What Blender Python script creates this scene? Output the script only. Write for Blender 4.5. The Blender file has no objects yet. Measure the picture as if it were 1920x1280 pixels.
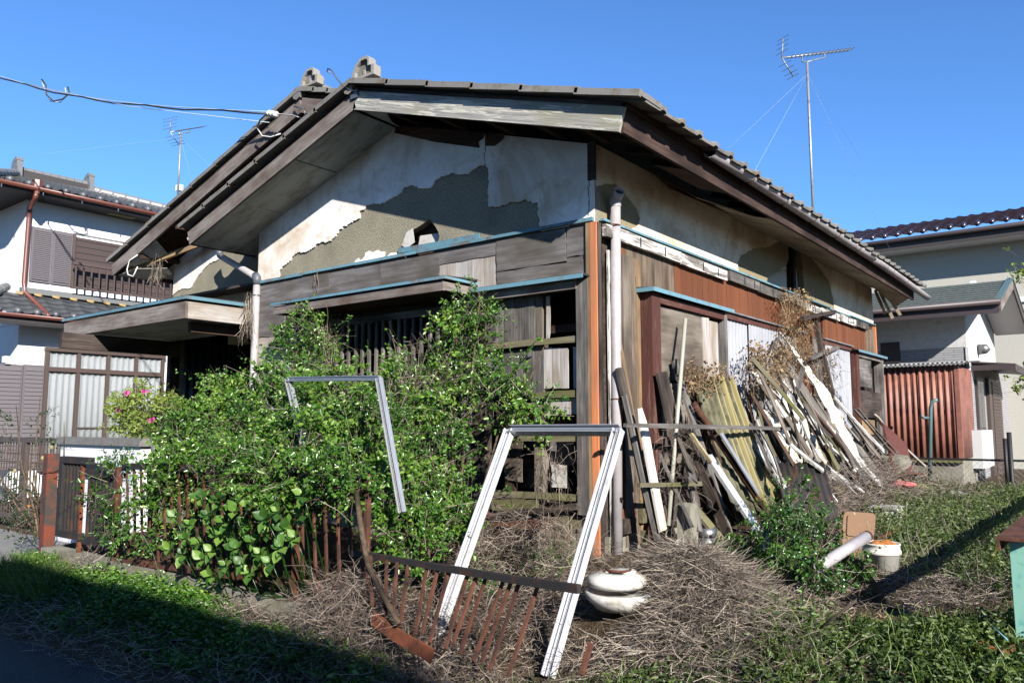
import bpy, bmesh, math, random
import numpy as np
from mathutils import Vector, Matrix
from mathutils.geometry import tessellate_polygon
R = random.Random(7); NR = np.random.default_rng(11)
SC = bpy.context.scene; COL = SC.collection
V = Vector
# ---------------------------------------------------------------- camera
FPX, PITCH, YAW = 1475.0, math.atan(158/1475.0), math.radians(38.2)
CAM = V((3.4406, -5.5060, 1.5))
FWD = V((-math.sin(YAW)*math.cos(PITCH), math.cos(YAW)*math.cos(PITCH), math.sin(PITCH)))
RGT = V((math.cos(YAW), math.sin(YAW), 0)); UPV = RGT.cross(FWD)
cd = bpy.data.cameras.new('camera'); cam = bpy.data.objects.new('camera', cd); COL.objects.link(cam)
cd.sensor_width = 36; cd.lens = FPX/1920*36; cd.clip_start = 0.05; cd.clip_end = 3000
cam.matrix_world = Matrix(((RGT.x, UPV.x, -FWD.x, CAM.x), (RGT.y, UPV.y, -FWD.y, CAM.y), (RGT.z, UPV.z, -FWD.z, CAM.z), (0, 0, 0, 1)))
SC.camera = cam
# ---------------------------------------------------------------- sky, sun, exposure
SUN_TO = V((1.05, -0.60, 0.59)).normalized()
elev = math.asin(SUN_TO.z); azim = math.atan2(SUN_TO.x, SUN_TO.y)     # clockwise from +Y
w = bpy.data.worlds.new('World'); SC.world = w; w.use_nodes = True
wn = w.node_tree.nodes; wl = w.node_tree.links
sky = wn.new('ShaderNodeTexSky'); sky.sky_type = 'NISHITA'; sky.sun_disc = False
sky.sun_elevation = elev; sky.sun_rotation = azim; sky.altitude = 0; sky.air_density = 1.0; sky.dust_density = 0.0; sky.ozone_density = 10.0
bg = wn['Background']; bg.inputs['Strength'].default_value = 0.08
wl.new(sky.outputs[0], bg.inputs['Color'])
sd = bpy.data.lights.new('sun', 'SUN'); sd.energy = 5.0; sd.angle = math.radians(0.53); sd.color = (1.0, 0.945, 0.87)
sun = bpy.data.objects.new('sun', sd); COL.objects.link(sun); sun.location = (20, -12, 12)
sun.rotation_euler = SUN_TO.to_track_quat('Z', 'Y').to_euler()
vs = SC.view_settings; vs.view_transform = 'Standard'; vs.look = 'None'; vs.exposure = 1.53; vs.gamma = 1.0; vs.use_curve_mapping = False
SC.cycles.max_bounces = 6; SC.cycles.transparent_max_bounces = 6

# ---------------------------------------------------------------- points in the place: where a sight line meets a real plane
def ray(px, py): return FWD*FPX + RGT*(px-960) - UPV*(py-640)
def PX(px, py, x): r = ray(px, py); return CAM + r*((x-CAM.x)/r.x)
def PY(px, py, y): r = ray(px, py); return CAM + r*((y-CAM.y)/r.y)
def PZ(px, py, z): r = ray(px, py); return CAM + r*((z-CAM.z)/r.z)
def PD(px, py, d): return CAM + ray(px, py)*(d/FPX)

# ---------------------------------------------------------------- materials
ALB = .57
def L(r, g, b):
    f = lambda c: (c/255/12.92) if c <= 10 else ((c/255+.055)/1.055)**2.4
    return (f(r)*ALB, f(g)*ALB, f(b)*ALB, 1)
def K(c, k): return (c[0]*k, c[1]*k, c[2]*k, 1)
class N:
    def __init__(s, name):
        s.m = bpy.data.materials.new(name); s.m.use_nodes = True; s.t = s.m.node_tree; s.n = s.t.nodes; s.l = s.t.links
        s.b = s.n['Principled BSDF']
    def new(s, ty, **k):
        n = s.n.new(ty)
        for a, v in k.items(): setattr(n, a, v)
        return n
    def lk(s, a, b): s.l.new(a, b)
    def coord(s, scale=(1, 1, 1), rnd=True, kind='Object'):
        c = s.new('ShaderNodeTexCoord'); mp = s.new('ShaderNodeMapping'); mp.inputs['Scale'].default_value = scale
        src = c.outputs[kind]
        if kind == 'World': pass
        if rnd:
            oi = s.new('ShaderNodeObjectInfo'); m = s.new('ShaderNodeVectorMath', operation='ADD'); mu = s.new('ShaderNodeMath', operation='MULTIPLY')
            mu.inputs[1].default_value = 37.0; s.lk(oi.outputs['Random'], mu.inputs[0]); s.lk(src, m.inputs[0]); s.lk(mu.outputs[0], m.inputs[1]); src = m.outputs[0]
        s.lk(src, mp.inputs['Vector']); return mp.outputs[0]
    def noise(s, co, scale, detail=4, rough=.6, dist=0):
        n = s.new('ShaderNodeTexNoise'); n.inputs['Scale'].default_value = scale; n.inputs['Detail'].default_value = detail
        n.inputs['Roughness'].default_value = rough; n.inputs['Distortion'].default_value = dist; s.lk(co, n.inputs['Vector']); return n.outputs[0]
    def ramp(s, fac, stops, interp='LINEAR'):
        r = s.new('ShaderNodeValToRGB'); r.color_ramp.interpolation = interp; e = r.color_ramp.elements
        while len(e) < len(stops): e.new(.5)
        for i, (p, c) in enumerate(stops):
            e[i].position = p; e[i].color = c if hasattr(c, '__len__') else (c, c, c, 1)
        s.lk(fac, r.inputs[0]); return r.outputs[0]
    def mix(s, fac, a, b, mode='MIX'):
        n = s.new('ShaderNodeMix', data_type='RGBA', blend_type=mode); n.clamp_factor = True
        for i, v in ((0, fac), (6, a), (7, b)):
            if hasattr(v, 'is_linked') or isinstance(v, bpy.types.NodeSocket): s.lk(v, n.inputs[i])
            else: n.inputs[i].default_value = v
        return n.outputs[2]
    def bump(s, h, strength=.4, dist=.01):
        b = s.new('ShaderNodeBump'); b.inputs['Strength'].default_value = strength; b.inputs['Distance'].default_value = dist
        s.lk(h, b.inputs['Height']); s.lk(b.outputs[0], s.b.inputs['Normal'])
    def out(s, col, rough=.8, metal=0, spec=.3):
        if isinstance(col, bpy.types.NodeSocket): s.lk(col, s.b.inputs['Base Color'])
        else: s.b.inputs['Base Color'].default_value = col
        if isinstance(rough, bpy.types.NodeSocket): s.lk(rough, s.b.inputs['Roughness'])
        else: s.b.inputs['Roughness'].default_value = rough
        s.b.inputs['Metallic'].default_value = metal; s.b.inputs['Specular IOR Level'].default_value = spec
        return s.m
MATS = {}
def M_(k): return MATS[k]
def vary(s, col, amt=.25):                       # each piece a little lighter or darker than the next
    oi = s.new('ShaderNodeObjectInfo'); mr = s.new('ShaderNodeMapRange'); mr.inputs[3].default_value = 1-amt; mr.inputs[4].default_value = 1+amt
    s.lk(oi.outputs['Random'], mr.inputs[0]); h = s.new('ShaderNodeHueSaturation'); s.lk(mr.outputs[0], h.inputs['Value']); s.lk(col, h.inputs['Color']); return h.outputs[0]
def wood(k, c0, c1, c2, grain=(1.2, 26, 26), rough=.85, stain=None, paint=None, pamt=.5, var=.22, bump=.5):
    s = N(k); co = s.coord(grain); n = s.noise(co, 1.6, 6, .65, .3)
    col = s.ramp(n, [(.28, c0), (.5, c1), (.74, c2)])
    co2 = s.coord((1.1, 2.2, 2.2)); n2 = s.noise(co2, 1.3, 3)
    col = s.mix(s.ramp(n2, [(.42, 0), (.7, 1)]), col, stain or tuple(x*.45 for x in c0[:3])+(1,))
    hgt = n
    if paint:
        co3 = s.coord((1.0, 9, 9)); n3 = s.noise(co3, 2.2, 8, .7, .4)
        f = s.ramp(n3, [(pamt-.04, 1), (pamt+.03, 0)]); col = s.mix(f, col, paint); hgt = s.mix(f, n, (1, 1, 1, 1))
    col = vary(s, col, var)
    s.bump(hgt, bump, .006); MATS[k] = s.out(col, rough, 0, .2); return s.m
def plain(k, c, rough=.6, metal=0, spec=.4, dirt=None, dscale=3., dlo=.5, dhi=.75, bump=0, bscale=60, var=0, kind='Object', stretch=(1, 1, 1)):
    s = N(k); col = c
    if dirt:
        n = s.noise(s.coord(stretch, True, kind), dscale, 7, .65, .3); col = s.mix(s.ramp(n, [(dlo, 0), (dhi, 1)]), c, dirt)
    if bump: s.bump(s.noise(s.coord((1, 1, 1)), bscale, 3), bump, .004)
    if var:
        if not dirt: rgb = s.new('ShaderNodeRGB'); rgb.outputs[0].default_value = c; col = rgb.outputs[0]
        col = vary(s, col, var)
    MATS[k] = s.out(col, rough, metal, spec); return s.m
wood('grey_wood', K(L(92, 88, 86), 0.78), K(L(134, 129, 124), 0.78), K(L(176, 171, 164), 0.78))
wood('dark_wood', L(52, 44, 40), L(78, 68, 62), L(112, 102, 95))
wood('plywood', L(88, 84, 84), L(116, 112, 112), L(146, 142, 140), grain=(1.2, 16, 16), stain=L(78, 72, 58), var=.14)
wood('pale_wood', K(L(150, 146, 142), .95), K(L(186, 182, 178), .95), K(L(212, 209, 204), .95), stain=K(L(150, 130, 108), .9), var=.1)
wood('raw_wood', K(L(150, 118, 84), .7), K(L(186, 152, 112), .7), K(L(206, 178, 140), .7), stain=K(L(122, 104, 84), .7))
wood('ply_brown', K(L(104, 94, 84), .85), K(L(134, 124, 112), .85), K(L(162, 152, 140), .85), grain=(1.2, 14, 14), stain=K(L(84, 72, 64), .8), var=.14)
wood('brown_plank', K(L(136, 86, 58), .58), K(L(156, 100, 70), .58), K(L(176, 120, 88), .58), stain=K(L(116, 76, 56), .52), paint=K(L(150, 92, 62), .54), pamt=.62, var=.16)
wood('worn_plank', K(L(112, 98, 84), .65), K(L(142, 126, 108), .65), K(L(166, 152, 134), .65), stain=K(L(82, 68, 58), .6), paint=K(L(122, 76, 56), .6), pamt=.4, var=.16)
wood('maroon', K(L(124, 90, 80), .5), K(L(136, 98, 86), .5), K(L(170, 136, 122), .6), stain=K(L(104, 70, 62), .5), paint=K(L(120, 74, 66), .5), pamt=.54, var=.08)
wood('verge', L(104, 96, 90), L(140, 132, 126), L(170, 164, 158), grain=(1.6, 34, 34), stain=L(92, 76, 68), var=.06)
wood('verge_lichen', K(L(112, 110, 108), 1.1), K(L(146, 144, 140), 1.15), K(L(182, 180, 174), 1.2), grain=(1.6, 40, 40), stain=L(150, 148, 122), paint=K(L(190, 188, 176), 1.15), pamt=.45, var=.03)
wood('fascia_brown', K(L(74, 56, 50), .55), K(L(98, 76, 68), .55), K(L(130, 108, 98), .6), stain=K(L(60, 44, 40), .5), var=.05)
wood('white_peel', L(112, 106, 100), L(144, 138, 132), L(172, 168, 162), paint=L(222, 220, 214), pamt=.5, var=.12)
wood('white_board', L(206, 202, 194), L(228, 225, 218), L(240, 238, 232), stain=L(196, 184, 160), var=.05, bump=.2)
wood('rafter', L(60, 44, 36), L(82, 62, 50), L(104, 82, 66))
wood('mossy', K(L(112, 104, 88), 0.65), K(L(140, 132, 108), 0.65), K(L(166, 160, 130), 0.65), stain=K(L(122, 124, 62), 0.65))
wood('orange_post', L(190, 112, 72), L(214, 130, 84), L(224, 152, 108), stain=L(172, 118, 86), var=.03, bump=.25)
wood('bark', L(70, 58, 46), L(104, 88, 70), L(138, 120, 98))
def plaster(k, base, stain):
    s = N(k); n = s.noise(s.coord((1, 1, 1), False), 1.1, 6, .62, .5); col = s.mix(s.ramp(n, [(.44, 0), (.68, .85)]), base, stain)
    n3 = s.noise(s.coord((1, 1, 1), False), 4.5, 5, .7, .8); col = s.mix(s.ramp(n3, [(.54, 0), (.72, .6)]), col, stain)
    tc = s.new('ShaderNodeTexCoord'); sx = s.new('ShaderNodeSeparateXYZ'); s.lk(tc.outputs['Object'], sx.inputs[0])
    n2 = s.noise(s.coord((5, 5, .8), False), 2.0, 4); col = s.mix(s.ramp(n2, [(.58, 0), (.75, .3)]), col, stain)
    s.bump(s.noise(s.coord((1, 1, 1), False), 14, 6, .7), .25, .01); MATS[k] = s.out(col, .85, 0, .2)
plaster('plaster', K(L(228, 226, 222), 1.34), K(L(186, 158, 120), 1.0)); plaster('plaster_side', K(L(224, 214, 194), 1.25), K(L(176, 146, 108), 1.1))
def aggregate(k, c0, c1, c2):
    s = N(k); n = s.noise(s.coord((1, 1, 1), False), 110, 2, .6); col = s.ramp(n, [(.32, c0), (.5, c1), (.68, c2)])
    n2 = s.noise(s.coord((1, 1, 1), False), 2.5, 4); col = s.mix(s.ramp(n2, [(.4, 0), (.8, .4)]), col, c0); s.bump(n, .8, .012); MATS[k] = s.out(col, .95, 0, .15)
aggregate('mortar', K(L(84, 80, 72), 1.0), K(L(148, 142, 124), 1.08), K(L(190, 184, 162), 1.1)); aggregate('mortar_side', K(L(140, 128, 100), 0.80), K(L(172, 158, 124), 0.80), K(L(190, 178, 146), 0.80))
plain('concrete', L(150, 146, 134), .9, 0, .2, L(110, 106, 84), 4, .4, .7, .4, 40)
plain('soffit', K(L(168, 172, 166), 1.25), .8, 0, .2, K(L(120, 110, 92), 1.1), 2.2, .46, .74, .15, 20, stretch=(1, 3, 1)); plain('soffit_beige', L(186, 174, 152), .8, 0, .2, L(130, 104, 76), 2.6, .45, .75)
plain('blue_flash', K(L(104, 148, 164), .95), .65, 0, .3, L(112, 104, 98), 7, .5, .66, var=.16); plain('dark_edge', L(50, 52, 54), .6)
plain('pvc', K(L(196, 190, 192), 0.80), .45, 0, .4, K(L(152, 142, 138), 0.80), 4, .45, .8); plain('pvc_dark', L(92, 96, 104), .5); plain('pvc_tan', L(172, 172, 158), .5)
plain('tile', L(132, 130, 126), .85, 0, .2, L(112, 104, 84), 9, .5, .68, .6, 90, var=.16); plain('tile_edge', L(150, 148, 142), .9, 0, .2, L(160, 136, 70), 7, .56, .66, .5, 70)
plain('steel', L(150, 152, 154), .4, .8, .5, L(110, 92, 80), 12, .6, .75); plain('zinc', L(170, 172, 172), .5, .6, .4, L(120, 112, 104), 8, .5, .7)
plain('alu', L(196, 199, 204), .34, .55, .5, L(160, 160, 158), 5, .5, .8); plain('alu_dark', L(84, 90, 98), .4, .6, .5); plain('alu_white', L(226, 228, 232), .38, .25, .5, L(168, 164, 154), 7, .5, .74)
plain('rust', K(L(118, 76, 58), .75), .9, .1, .2, K(L(80, 56, 48), .65), 9, .42, .62, .6, 120, var=.2); plain('rust_orange', K(L(150, 86, 56), .62), .9, 0, .2, K(L(100, 60, 46), .6), 6, .45, .65, .5, 90); plain('iron_black', K(L(58, 56, 56), .7), .7, .2, .3, K(L(104, 70, 54), .6), 8, .5, .66, .4, 90)
plain('rust_paint', K(L(84, 76, 70), .6), .7, 0, .3, K(L(146, 74, 52), .62), 5, .44, .56, .4, 50)
plain('black', L(24, 24, 26), .6); plain('white_gloss', L(226, 224, 216), .3, 0, .5, L(128, 116, 96), 6, .47, .66); plain('paper', L(206, 204, 200), .9, 0, .1, L(160, 140, 110), 4, .5, .7)
plain('white_corr', L(230, 228, 220), .55, 0, .35, L(176, 158, 120), 6, .5, .72); plain('cream_corr', K(L(206, 192, 150), 0.70), .55, 0, .4, K(L(150, 132, 84), 0.70), 4, .45, .7)
plain('moss_corr', K(L(160, 156, 126), .55), .75, 0, .25, K(L(104, 102, 70), .5), 5, .42, .62, .4, 40, var=.15); plain('moss_edge', K(L(196, 182, 120), 0.55), .7)
def shutter(k, c, d):
    s = N(k); n = s.noise(s.coord((40, 40, .4), True), 1, 2); n2 = s.noise(s.coord((3, 3, 1)), 2, 5); col = s.mix(s.ramp(n2, [(.45, 0), (.7, .6)]), c, d); s.bump(n, .3, .004); MATS[k] = s.out(vary(s, col, .03), .5)
shutter('shutter_white', K(L(214, 216, 222), 0.60), K(L(170, 176, 188), 0.60))
plain('asphalt', L(70, 71, 73), .9, 0, .2, L(92, 92, 92), 60, .5, .7, .7, 160); plain('drive', K(L(150, 150, 150), 0.70), .9, 0, .2, K(L(170, 168, 160), 0.70), 5, .4, .7, .3, 80)
plain('soil', K(L(92, 76, 58), 0.80), .95, 0, .1, K(L(128, 108, 82), 0.80), 6, .4, .65, .9, 45)
def ground(k):
    s = N(k); c = s.coord((1, 1, 1), False); n = s.noise(c, 9, 8, .7); n2 = s.noise(c, 70, 3, .6)
    col = s.ramp(n, [(.3, L(56, 46, 36)), (.5, L(86, 72, 56)), (.7, L(120, 104, 82))]); col = s.mix(.45, col, s.ramp(n2, [(.35, L(44, 38, 30)), (.65, L(128, 112, 90))]))
    s.bump(n2, 1.0, .03); MATS[k] = s.out(col, .95, 0, .1)
ground('ground')
plain('nb_white', L(236, 237, 238), .8, 0, .3, L(224, 224, 226), 3, .4, .8, .15, 90); plain('nb_tile', K(L(104, 108, 112), 0.75), .45, .1, .5, K(L(84, 88, 92), 0.75), 6, .4, .7, var=.1); plain('nb_ridge', L(120, 122, 122), .5, .1, .5)
plain('nb_brown', K(L(104, 88, 82), 0.70), .5, .1, .4); plain('nb_shutter', K(L(126, 120, 124), .75), .45, .1, .5); plain('nb_shutter_dark', K(L(96, 80, 76), 0.70), .5, .1, .4); plain('nb_gutter', K(L(132, 76, 64), .7), .4, 0, .5); plain('nb_fascia', L(62, 56, 56), .6)
plain('mortar_seam', K(L(206, 178, 122), 0.60), .9); plain('purple_tile', K(L(58, 46, 54), 0.80), .25, 0, .6, K(L(74, 58, 66), .8), 8, .4, .7, var=.1); plain('nb_grey', L(196, 194, 184), .9, 0, .2, L(184, 180, 168), 40, .4, .7, .5, 90); plain('nb_plaster', L(206, 206, 204), .9, 0, .2, L(190, 188, 184), 12, .45, .7, .6, 18)
def siding(k, c, d):
    s = N(k); br = s.new('ShaderNodeTexBrick'); mp = s.coord((1, 1, 1), False); x = s.new('ShaderNodeSeparateXYZ'); s.lk(mp, x.inputs[0]); cb = s.new('ShaderNodeCombineXYZ'); ad = s.new('ShaderNodeMath', operation='ADD')
    s.lk(x.outputs[0], ad.inputs[0]); s.lk(x.outputs[1], ad.inputs[1]); s.lk(ad.outputs[0], cb.inputs[0]); s.lk(x.outputs[2], cb.inputs[1]); s.lk(cb.outputs[0], br.inputs['Vector'])
    br.inputs['Scale'].default_value = 1; br.inputs['Brick Width'].default_value = .34; br.inputs['Row Height'].default_value = .045; br.inputs['Mortar Size'].default_value = .006
    br.inputs['Color1'].default_value = c; br.inputs['Color2'].default_value = tuple(q*.88 for q in c[:3])+(1,); br.inputs['Mortar'].default_value = d; s.bump(br.outputs['Fac'], -.5, .006); MATS[k] = s.out(br.outputs['Color'], .8, 0, .3)
siding('siding', L(166, 166, 168), L(112, 112, 114)); plain('slate', L(92, 100, 98), .8, 0, .2, L(116, 124, 120), 30, .4, .65, .6, 30); plain('nb_dark', L(72, 62, 64), .5)
plain('red_corr', K(L(168, 112, 96), .85), .6, .05, .35, K(L(130, 88, 78), .75), 3, .42, .7, var=.1); plain('red_panel', K(L(122, 66, 54), 0.65), .6, .1, .4, K(L(104, 58, 48), 0.65), 4, .5, .7); plain('teal', L(92, 122, 124), .5, .1, .4, L(140, 90, 62), 14, .6, .7); plain('green_post', K(L(150, 206, 188), 0.80), .5, 0, .4, K(L(110, 186, 176), 0.80), 5, .5, .62, stretch=(3, 3, .7))
plain('tan_plastic', K(L(164, 128, 96), 0.60), .7, 0, .3, K(L(200, 196, 170), 0.60), 14, .62, .66); plain('bucket', L(222, 218, 206), .45, 0, .4, L(196, 176, 130), 4, .55, .75); plain('orange', L(206, 132, 64), .8, 0, .2, L(150, 96, 60), 14, .45, .65); plain('blue_tarp', L(66, 116, 190), .5); plain('white_bag', L(220, 220, 222), .5); plain('pink', L(226, 120, 120), .6)
plain('curtain', L(206, 208, 210), .9, 0, .2); plain('heater', L(208, 210, 208), .5); plain('coping', L(128, 126, 124), .9, 0, .2, L(106, 104, 102), 20, .4, .7, .4, 60); plain('wire', L(40, 40, 42), .6); plain('wire_light', L(176, 190, 210), .6); plain('rope_blue', L(120, 180, 196), .7); plain('porcelain', L(236, 236, 236), .3)
s = N('glass'); s.b.inputs['Transmission Weight'].default_value = .92; s.b.inputs['Alpha'].default_value = .35; MATS['glass'] = s.out(L(200, 210, 215), .05, 0, .5)
def leaf(k, c0, c1, c2, tr=.35, gloss=.35, attr='rnd'):
    s = N(k); a = s.new('ShaderNodeAttribute'); a.attribute_name = attr; col = s.ramp(a.outputs['Fac'], [(.1, c0), (.5, c1), (.95, c2)])
    s.out(col, gloss, 0, .45); t = s.new('ShaderNodeBsdfTranslucent'); h = s.new('ShaderNodeHueSaturation'); h.inputs['Value'].default_value = 1.35; h.inputs['Saturation'].default_value = 1.1; s.lk(col, h.inputs['Color']); s.lk(h.outputs[0], t.inputs[0])
    mx = s.new('ShaderNodeMixShader'); mx.inputs[0].default_value = tr; s.lk(s.b.outputs[0], mx.inputs[1]); s.lk(t.outputs[0], mx.inputs[2]); s.lk(mx.outputs[0], s.n['Material Output'].inputs[0]); MATS[k] = s.m
leaf('leaf_shrub', L(46, 84, 28), L(80, 126, 42), L(148, 178, 76), .28, .3); leaf('leaf_vine', L(34, 70, 24), L(60, 106, 36), L(108, 146, 58), .28, .3); leaf('leaf_bright', L(58, 98, 36), L(86, 134, 48), L(132, 168, 72), .4, .45)
leaf('leaf_weed', L(50, 70, 32), L(78, 100, 46), L(124, 142, 74), .35, .5); leaf('leaf_azalea', L(104, 130, 50), L(146, 170, 72), L(180, 196, 100), .4, .5); leaf('leaf_dark', L(26, 48, 24), L(46, 74, 34), L(78, 104, 48), .3, .4)
leaf('straw', K(L(78, 68, 60), .8), K(L(126, 112, 100), .9), K(L(190, 176, 158), 1.0), .1, .8); leaf('twig', K(L(84, 70, 60), .8), K(L(120, 104, 92), .85), K(L(164, 150, 136), .95), .0, .9); leaf('drybrown', L(100, 78, 54), L(136, 110, 78), L(176, 152, 116), .2, .8); leaf('grass', L(60, 88, 32), L(88, 120, 44), L(128, 152, 66), .35, .5); leaf('petal', L(206, 70, 150), L(226, 96, 170), L(236, 130, 190), .3, .5); leaf('yellow', L(220, 170, 50), L(230, 186, 70), L(236, 200, 90), .2, .5)

# ---------------------------------------------------------------- mesh helpers
WM = {}
def link(o, M, parent=None):
    COL.objects.link(o); WM[o.name] = M
    if parent is not None:
        o.parent = parent; o.matrix_parent_inverse = WM[parent.name].inverted()
    o.matrix_basis = M; return o
def empty(name, loc, parent=None):
    o = bpy.data.objects.new(name, None); o.empty_display_size = .2; return link(o, Matrix.Translation(V(loc)), parent)
def tag(o, label, cat=None, group=None, kind=None):
    if label: o['label'] = label
    if cat: o['category'] = cat
    if group: o['group'] = group
    if kind: o['kind'] = kind
    return o
def thing(name, label, cat, loc, group=None): return tag(empty(name, loc), label, cat, group)
def mesh(name, vs, fs, mat, smooth=False):
    m = bpy.data.meshes.new(name); m.from_pydata([tuple(v) for v in vs], [], fs); m.materials.append(MATS[mat] if isinstance(mat, str) else mat)
    if smooth: m.polygons.foreach_set('use_smooth', [True]*len(m.polygons))
    m.update(); return m
def ob(name, vs, fs, mat, parent=None, M=None, smooth=False, fix=True):
    if M is None:
        vs = [V(v) for v in vs]; xs = [v.x for v in vs]; ys = [v.y for v in vs]; z = min(v.z for v in vs)
        c = V(((min(xs)+max(xs))/2, (min(ys)+max(ys))/2, z)); vs = [v-c for v in vs]; M = Matrix.Translation(c)
    me = mesh(name, vs, fs, mat, smooth)
    if fix:
        bm = bmesh.new(); bm.from_mesh(me); bmesh.ops.recalc_face_normals(bm, faces=bm.faces); bm.to_mesh(me); bm.free()
    return link(bpy.data.objects.new(name, me), M, parent)
def add(parts):
    vs, fs = [], []
    for v, f in parts:
        k = len(vs); vs += list(v); fs += [tuple(i+k for i in q) for q in f]
    return vs, fs
BF = [(0, 1, 3, 2), (4, 6, 7, 5), (0, 4, 5, 1), (2, 3, 7, 6), (0, 2, 6, 4), (1, 5, 7, 3)]
def bx(x0, x1, y0, y1, z0, z1): return [V((x, y, z)) for x in (x0, x1) for y in (y0, y1) for z in (z0, z1)], BF
def box(name, x0, x1, y0, y1, z0, z1, mat, parent=None): v, f = bx(x0, x1, y0, y1, z0, z1); return ob(name, v, f, mat, parent)
def frame(p0, p1, side):
    d = (p1-p0).normalized(); s = V(side); s = (s - d*s.dot(d)).normalized(); n = d.cross(s)
    return Matrix(((d.x, s.x, n.x, p0.x), (d.y, s.y, n.y, p0.y), (d.z, s.z, n.z, p0.z), (0, 0, 0, 1)))
def beam(name, p0, p1, w, t, mat, parent=None, side=(0, 1, 0), jit=0., taper=1., jag=0, bend=0.):
    """a board from p0 to p1: w wide along side, t thick; jag: splintered far end, bend: bow out of plane"""
    p0, p1 = V(p0), V(p1); M = frame(p0, p1, side); ln = (p1-p0).length; n = 4 if bend or jit else 1
    vs, fs = [], []; k = 2 + (jag if jag else 0)
    for i in range(n+1):
        u = i/n; ww = w*(1+(taper-1)*u); off = bend*math.sin(math.pi*u)
        for j in range(k):
            q = -.5 + j/(k-1); ext = 0
            if i == n and jag: ext = R.uniform(-.12, .02)*min(ln, 1.2)
            a = R.uniform(-jit, jit)
            for sgn in (-.5, .5): vs.append(V((ln*u+ext+(R.uniform(-jit, jit)*2 if i in (0, n) else 0), ww*q+a, off+t*sgn)))
    c = 2*k
    for i in range(n):
        o0, o1 = i*c, (i+1)*c
        for j in range(k-1):
            a, b = o0+2*j, o1+2*j; fs += [(a, b, b+2, a+2), (a+1, a+3, b+3, b+1)]
        fs += [(o0, o0+1, o1+1, o1), (o0+c-2, o1+c-2, o1+c-1, o0+c-1)]
    for j in range(k-1):
        fs += [(2*j, 2*j+2, 2*j+3, 2*j+1), (n*c+2*j, n*c+2*j+1, n*c+2*j+3, n*c+2*j+2)]
    return ob(name, vs, fs, mat, parent, M)
def tub(pts, r, seg=8, cap=True, hollow=False):
    pts = [V(p) for p in pts]; n = len(pts); rs = r if hasattr(r, '__len__') else [r]*n; vs, fs = [], []; prev = None
    for i, p in enumerate(pts):
        d = (pts[min(i+1, n-1)]-pts[max(i-1, 0)]).normalized()
        s = prev if prev is not None else (V((0, 0, 1)) if abs(d.z) < .9 else V((1, 0, 0)))
        s = (s-d*s.dot(d)).normalized(); prev = s; b = d.cross(s)
        for k in range(seg):
            a = 2*math.pi*k/seg; vs.append(p+(s*math.cos(a)+b*math.sin(a))*rs[i])
    for i in range(n-1):
        for k in range(seg): fs.append((i*seg+k, i*seg+(k+1) % seg, (i+1)*seg+(k+1) % seg, (i+1)*seg+k))
    if cap: fs += [tuple(range(seg)), tuple(range((n-1)*seg, n*seg))]
    return vs, fs
def tube(name, pts, r, mat, parent=None, seg=8, cap=True): v, f = tub(pts, r, seg, cap); return ob(name, v, f, mat, parent, None, True)
def pipe_open(name, p0, p1, r, mat, parent=None, wall=.006, seg=16):
    v1, f1 = tub([p0, p1], r, seg, False); v2, f2 = tub([p0, p1], r-wall, seg, False); vs, fs = add([(v1, f1), (v2, f2)]); n = 2*seg
    for e in (0, seg):
        for k in range(seg): fs.append((e+k, e+(k+1) % seg, n+e+(k+1) % seg, n+e+k))
    return ob(name, vs, fs, mat, parent, None, True)
def lath(prof, seg=20, c=(0, 0, 0)):
    vs, fs = [], []; c = V(c)
    for r, z in prof:
        for k in range(seg): a = 2*math.pi*k/seg; vs.append(c+V((r*math.cos(a), r*math.sin(a), z)))
    for i in range(len(prof)-1):
        for k in range(seg): fs.append((i*seg+k, i*seg+(k+1) % seg, (i+1)*seg+(k+1) % seg, (i+1)*seg+k))
    return vs, fs
def prism(pts, ext):
    pts = [V(p) for p in pts]; e = V(ext); n = len(pts); vs = pts+[p+e for p in pts]; tri = tessellate_polygon([pts])
    fs = [tuple(t) for t in tri]+[tuple(i+n for i in reversed(t)) for t in tri]+[(i, (i+1) % n, n+(i+1) % n, n+i) for i in range(n)]
    return vs, fs
def poly(name, pts, ext, mat, parent=None): v, f = prism(pts, ext); return ob(name, v, f, mat, parent)
def rough_line(pts, amp, step, planar):
    """adds small ragged steps to an outline; planar keeps the points on their wall plane"""
    out = []
    for a, b in zip(pts[:-1], pts[1:]):
        n = max(1, int((b-a).length/step)); 
        for i in range(n):
            p = a.lerp(b, i/n); out.append(p+V([R.uniform(-amp, amp)*q for q in planar]) if i else p)
    out.append(pts[-1]); return out
def corr(name, o, u, v, nu, amp, pitch, mat, parent=None, t=.003, nv=2, warp=None, cut=None):
    """corrugated sheet: origin o, across u (waves), along v"""
    o, u, v = V(o), V(u), V(v); n = u.cross(v).normalized(); w = u.length; k = max(4, int(w/pitch*8)); vs, fs = [], []
    for sgn in (0, 1):
        for j in range(nv+1):
            for i in range(k+1):
                a, b = i/k, j/nv; bb = b*(cut(a) if cut else 1)
                p = o+u*a+v*bb+n*(amp*math.sin(2*math.pi*a*w/pitch)+t*sgn)
                if warp: p += warp(a, b)
                vs.append(p)
    m = (k+1)*(nv+1)
    for j in range(nv):
        for i in range(k):
            a = j*(k+1)+i; fs += [(a, a+1, a+k+2, a+k+1), (m+a, m+a+k+1, m+a+k+2, m+a+1)]
    for i in range(k): fs += [(i, m+i, m+i+1, i+1), (nv*(k+1)+i, nv*(k+1)+i+1, m+nv*(k+1)+i+1, m+nv*(k+1)+i)]
    for j in range(nv): a = j*(k+1); b = a+k; fs += [(a, a+k+1, m+a+k+1, m+a), (b, m+b, m+b+k+1, b+k+1)]
    return ob(name, vs, fs, mat, parent, None, True, False)
def copy_to(o, M, parent):
    c = o.copy(); return link(c, M, parent)
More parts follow.
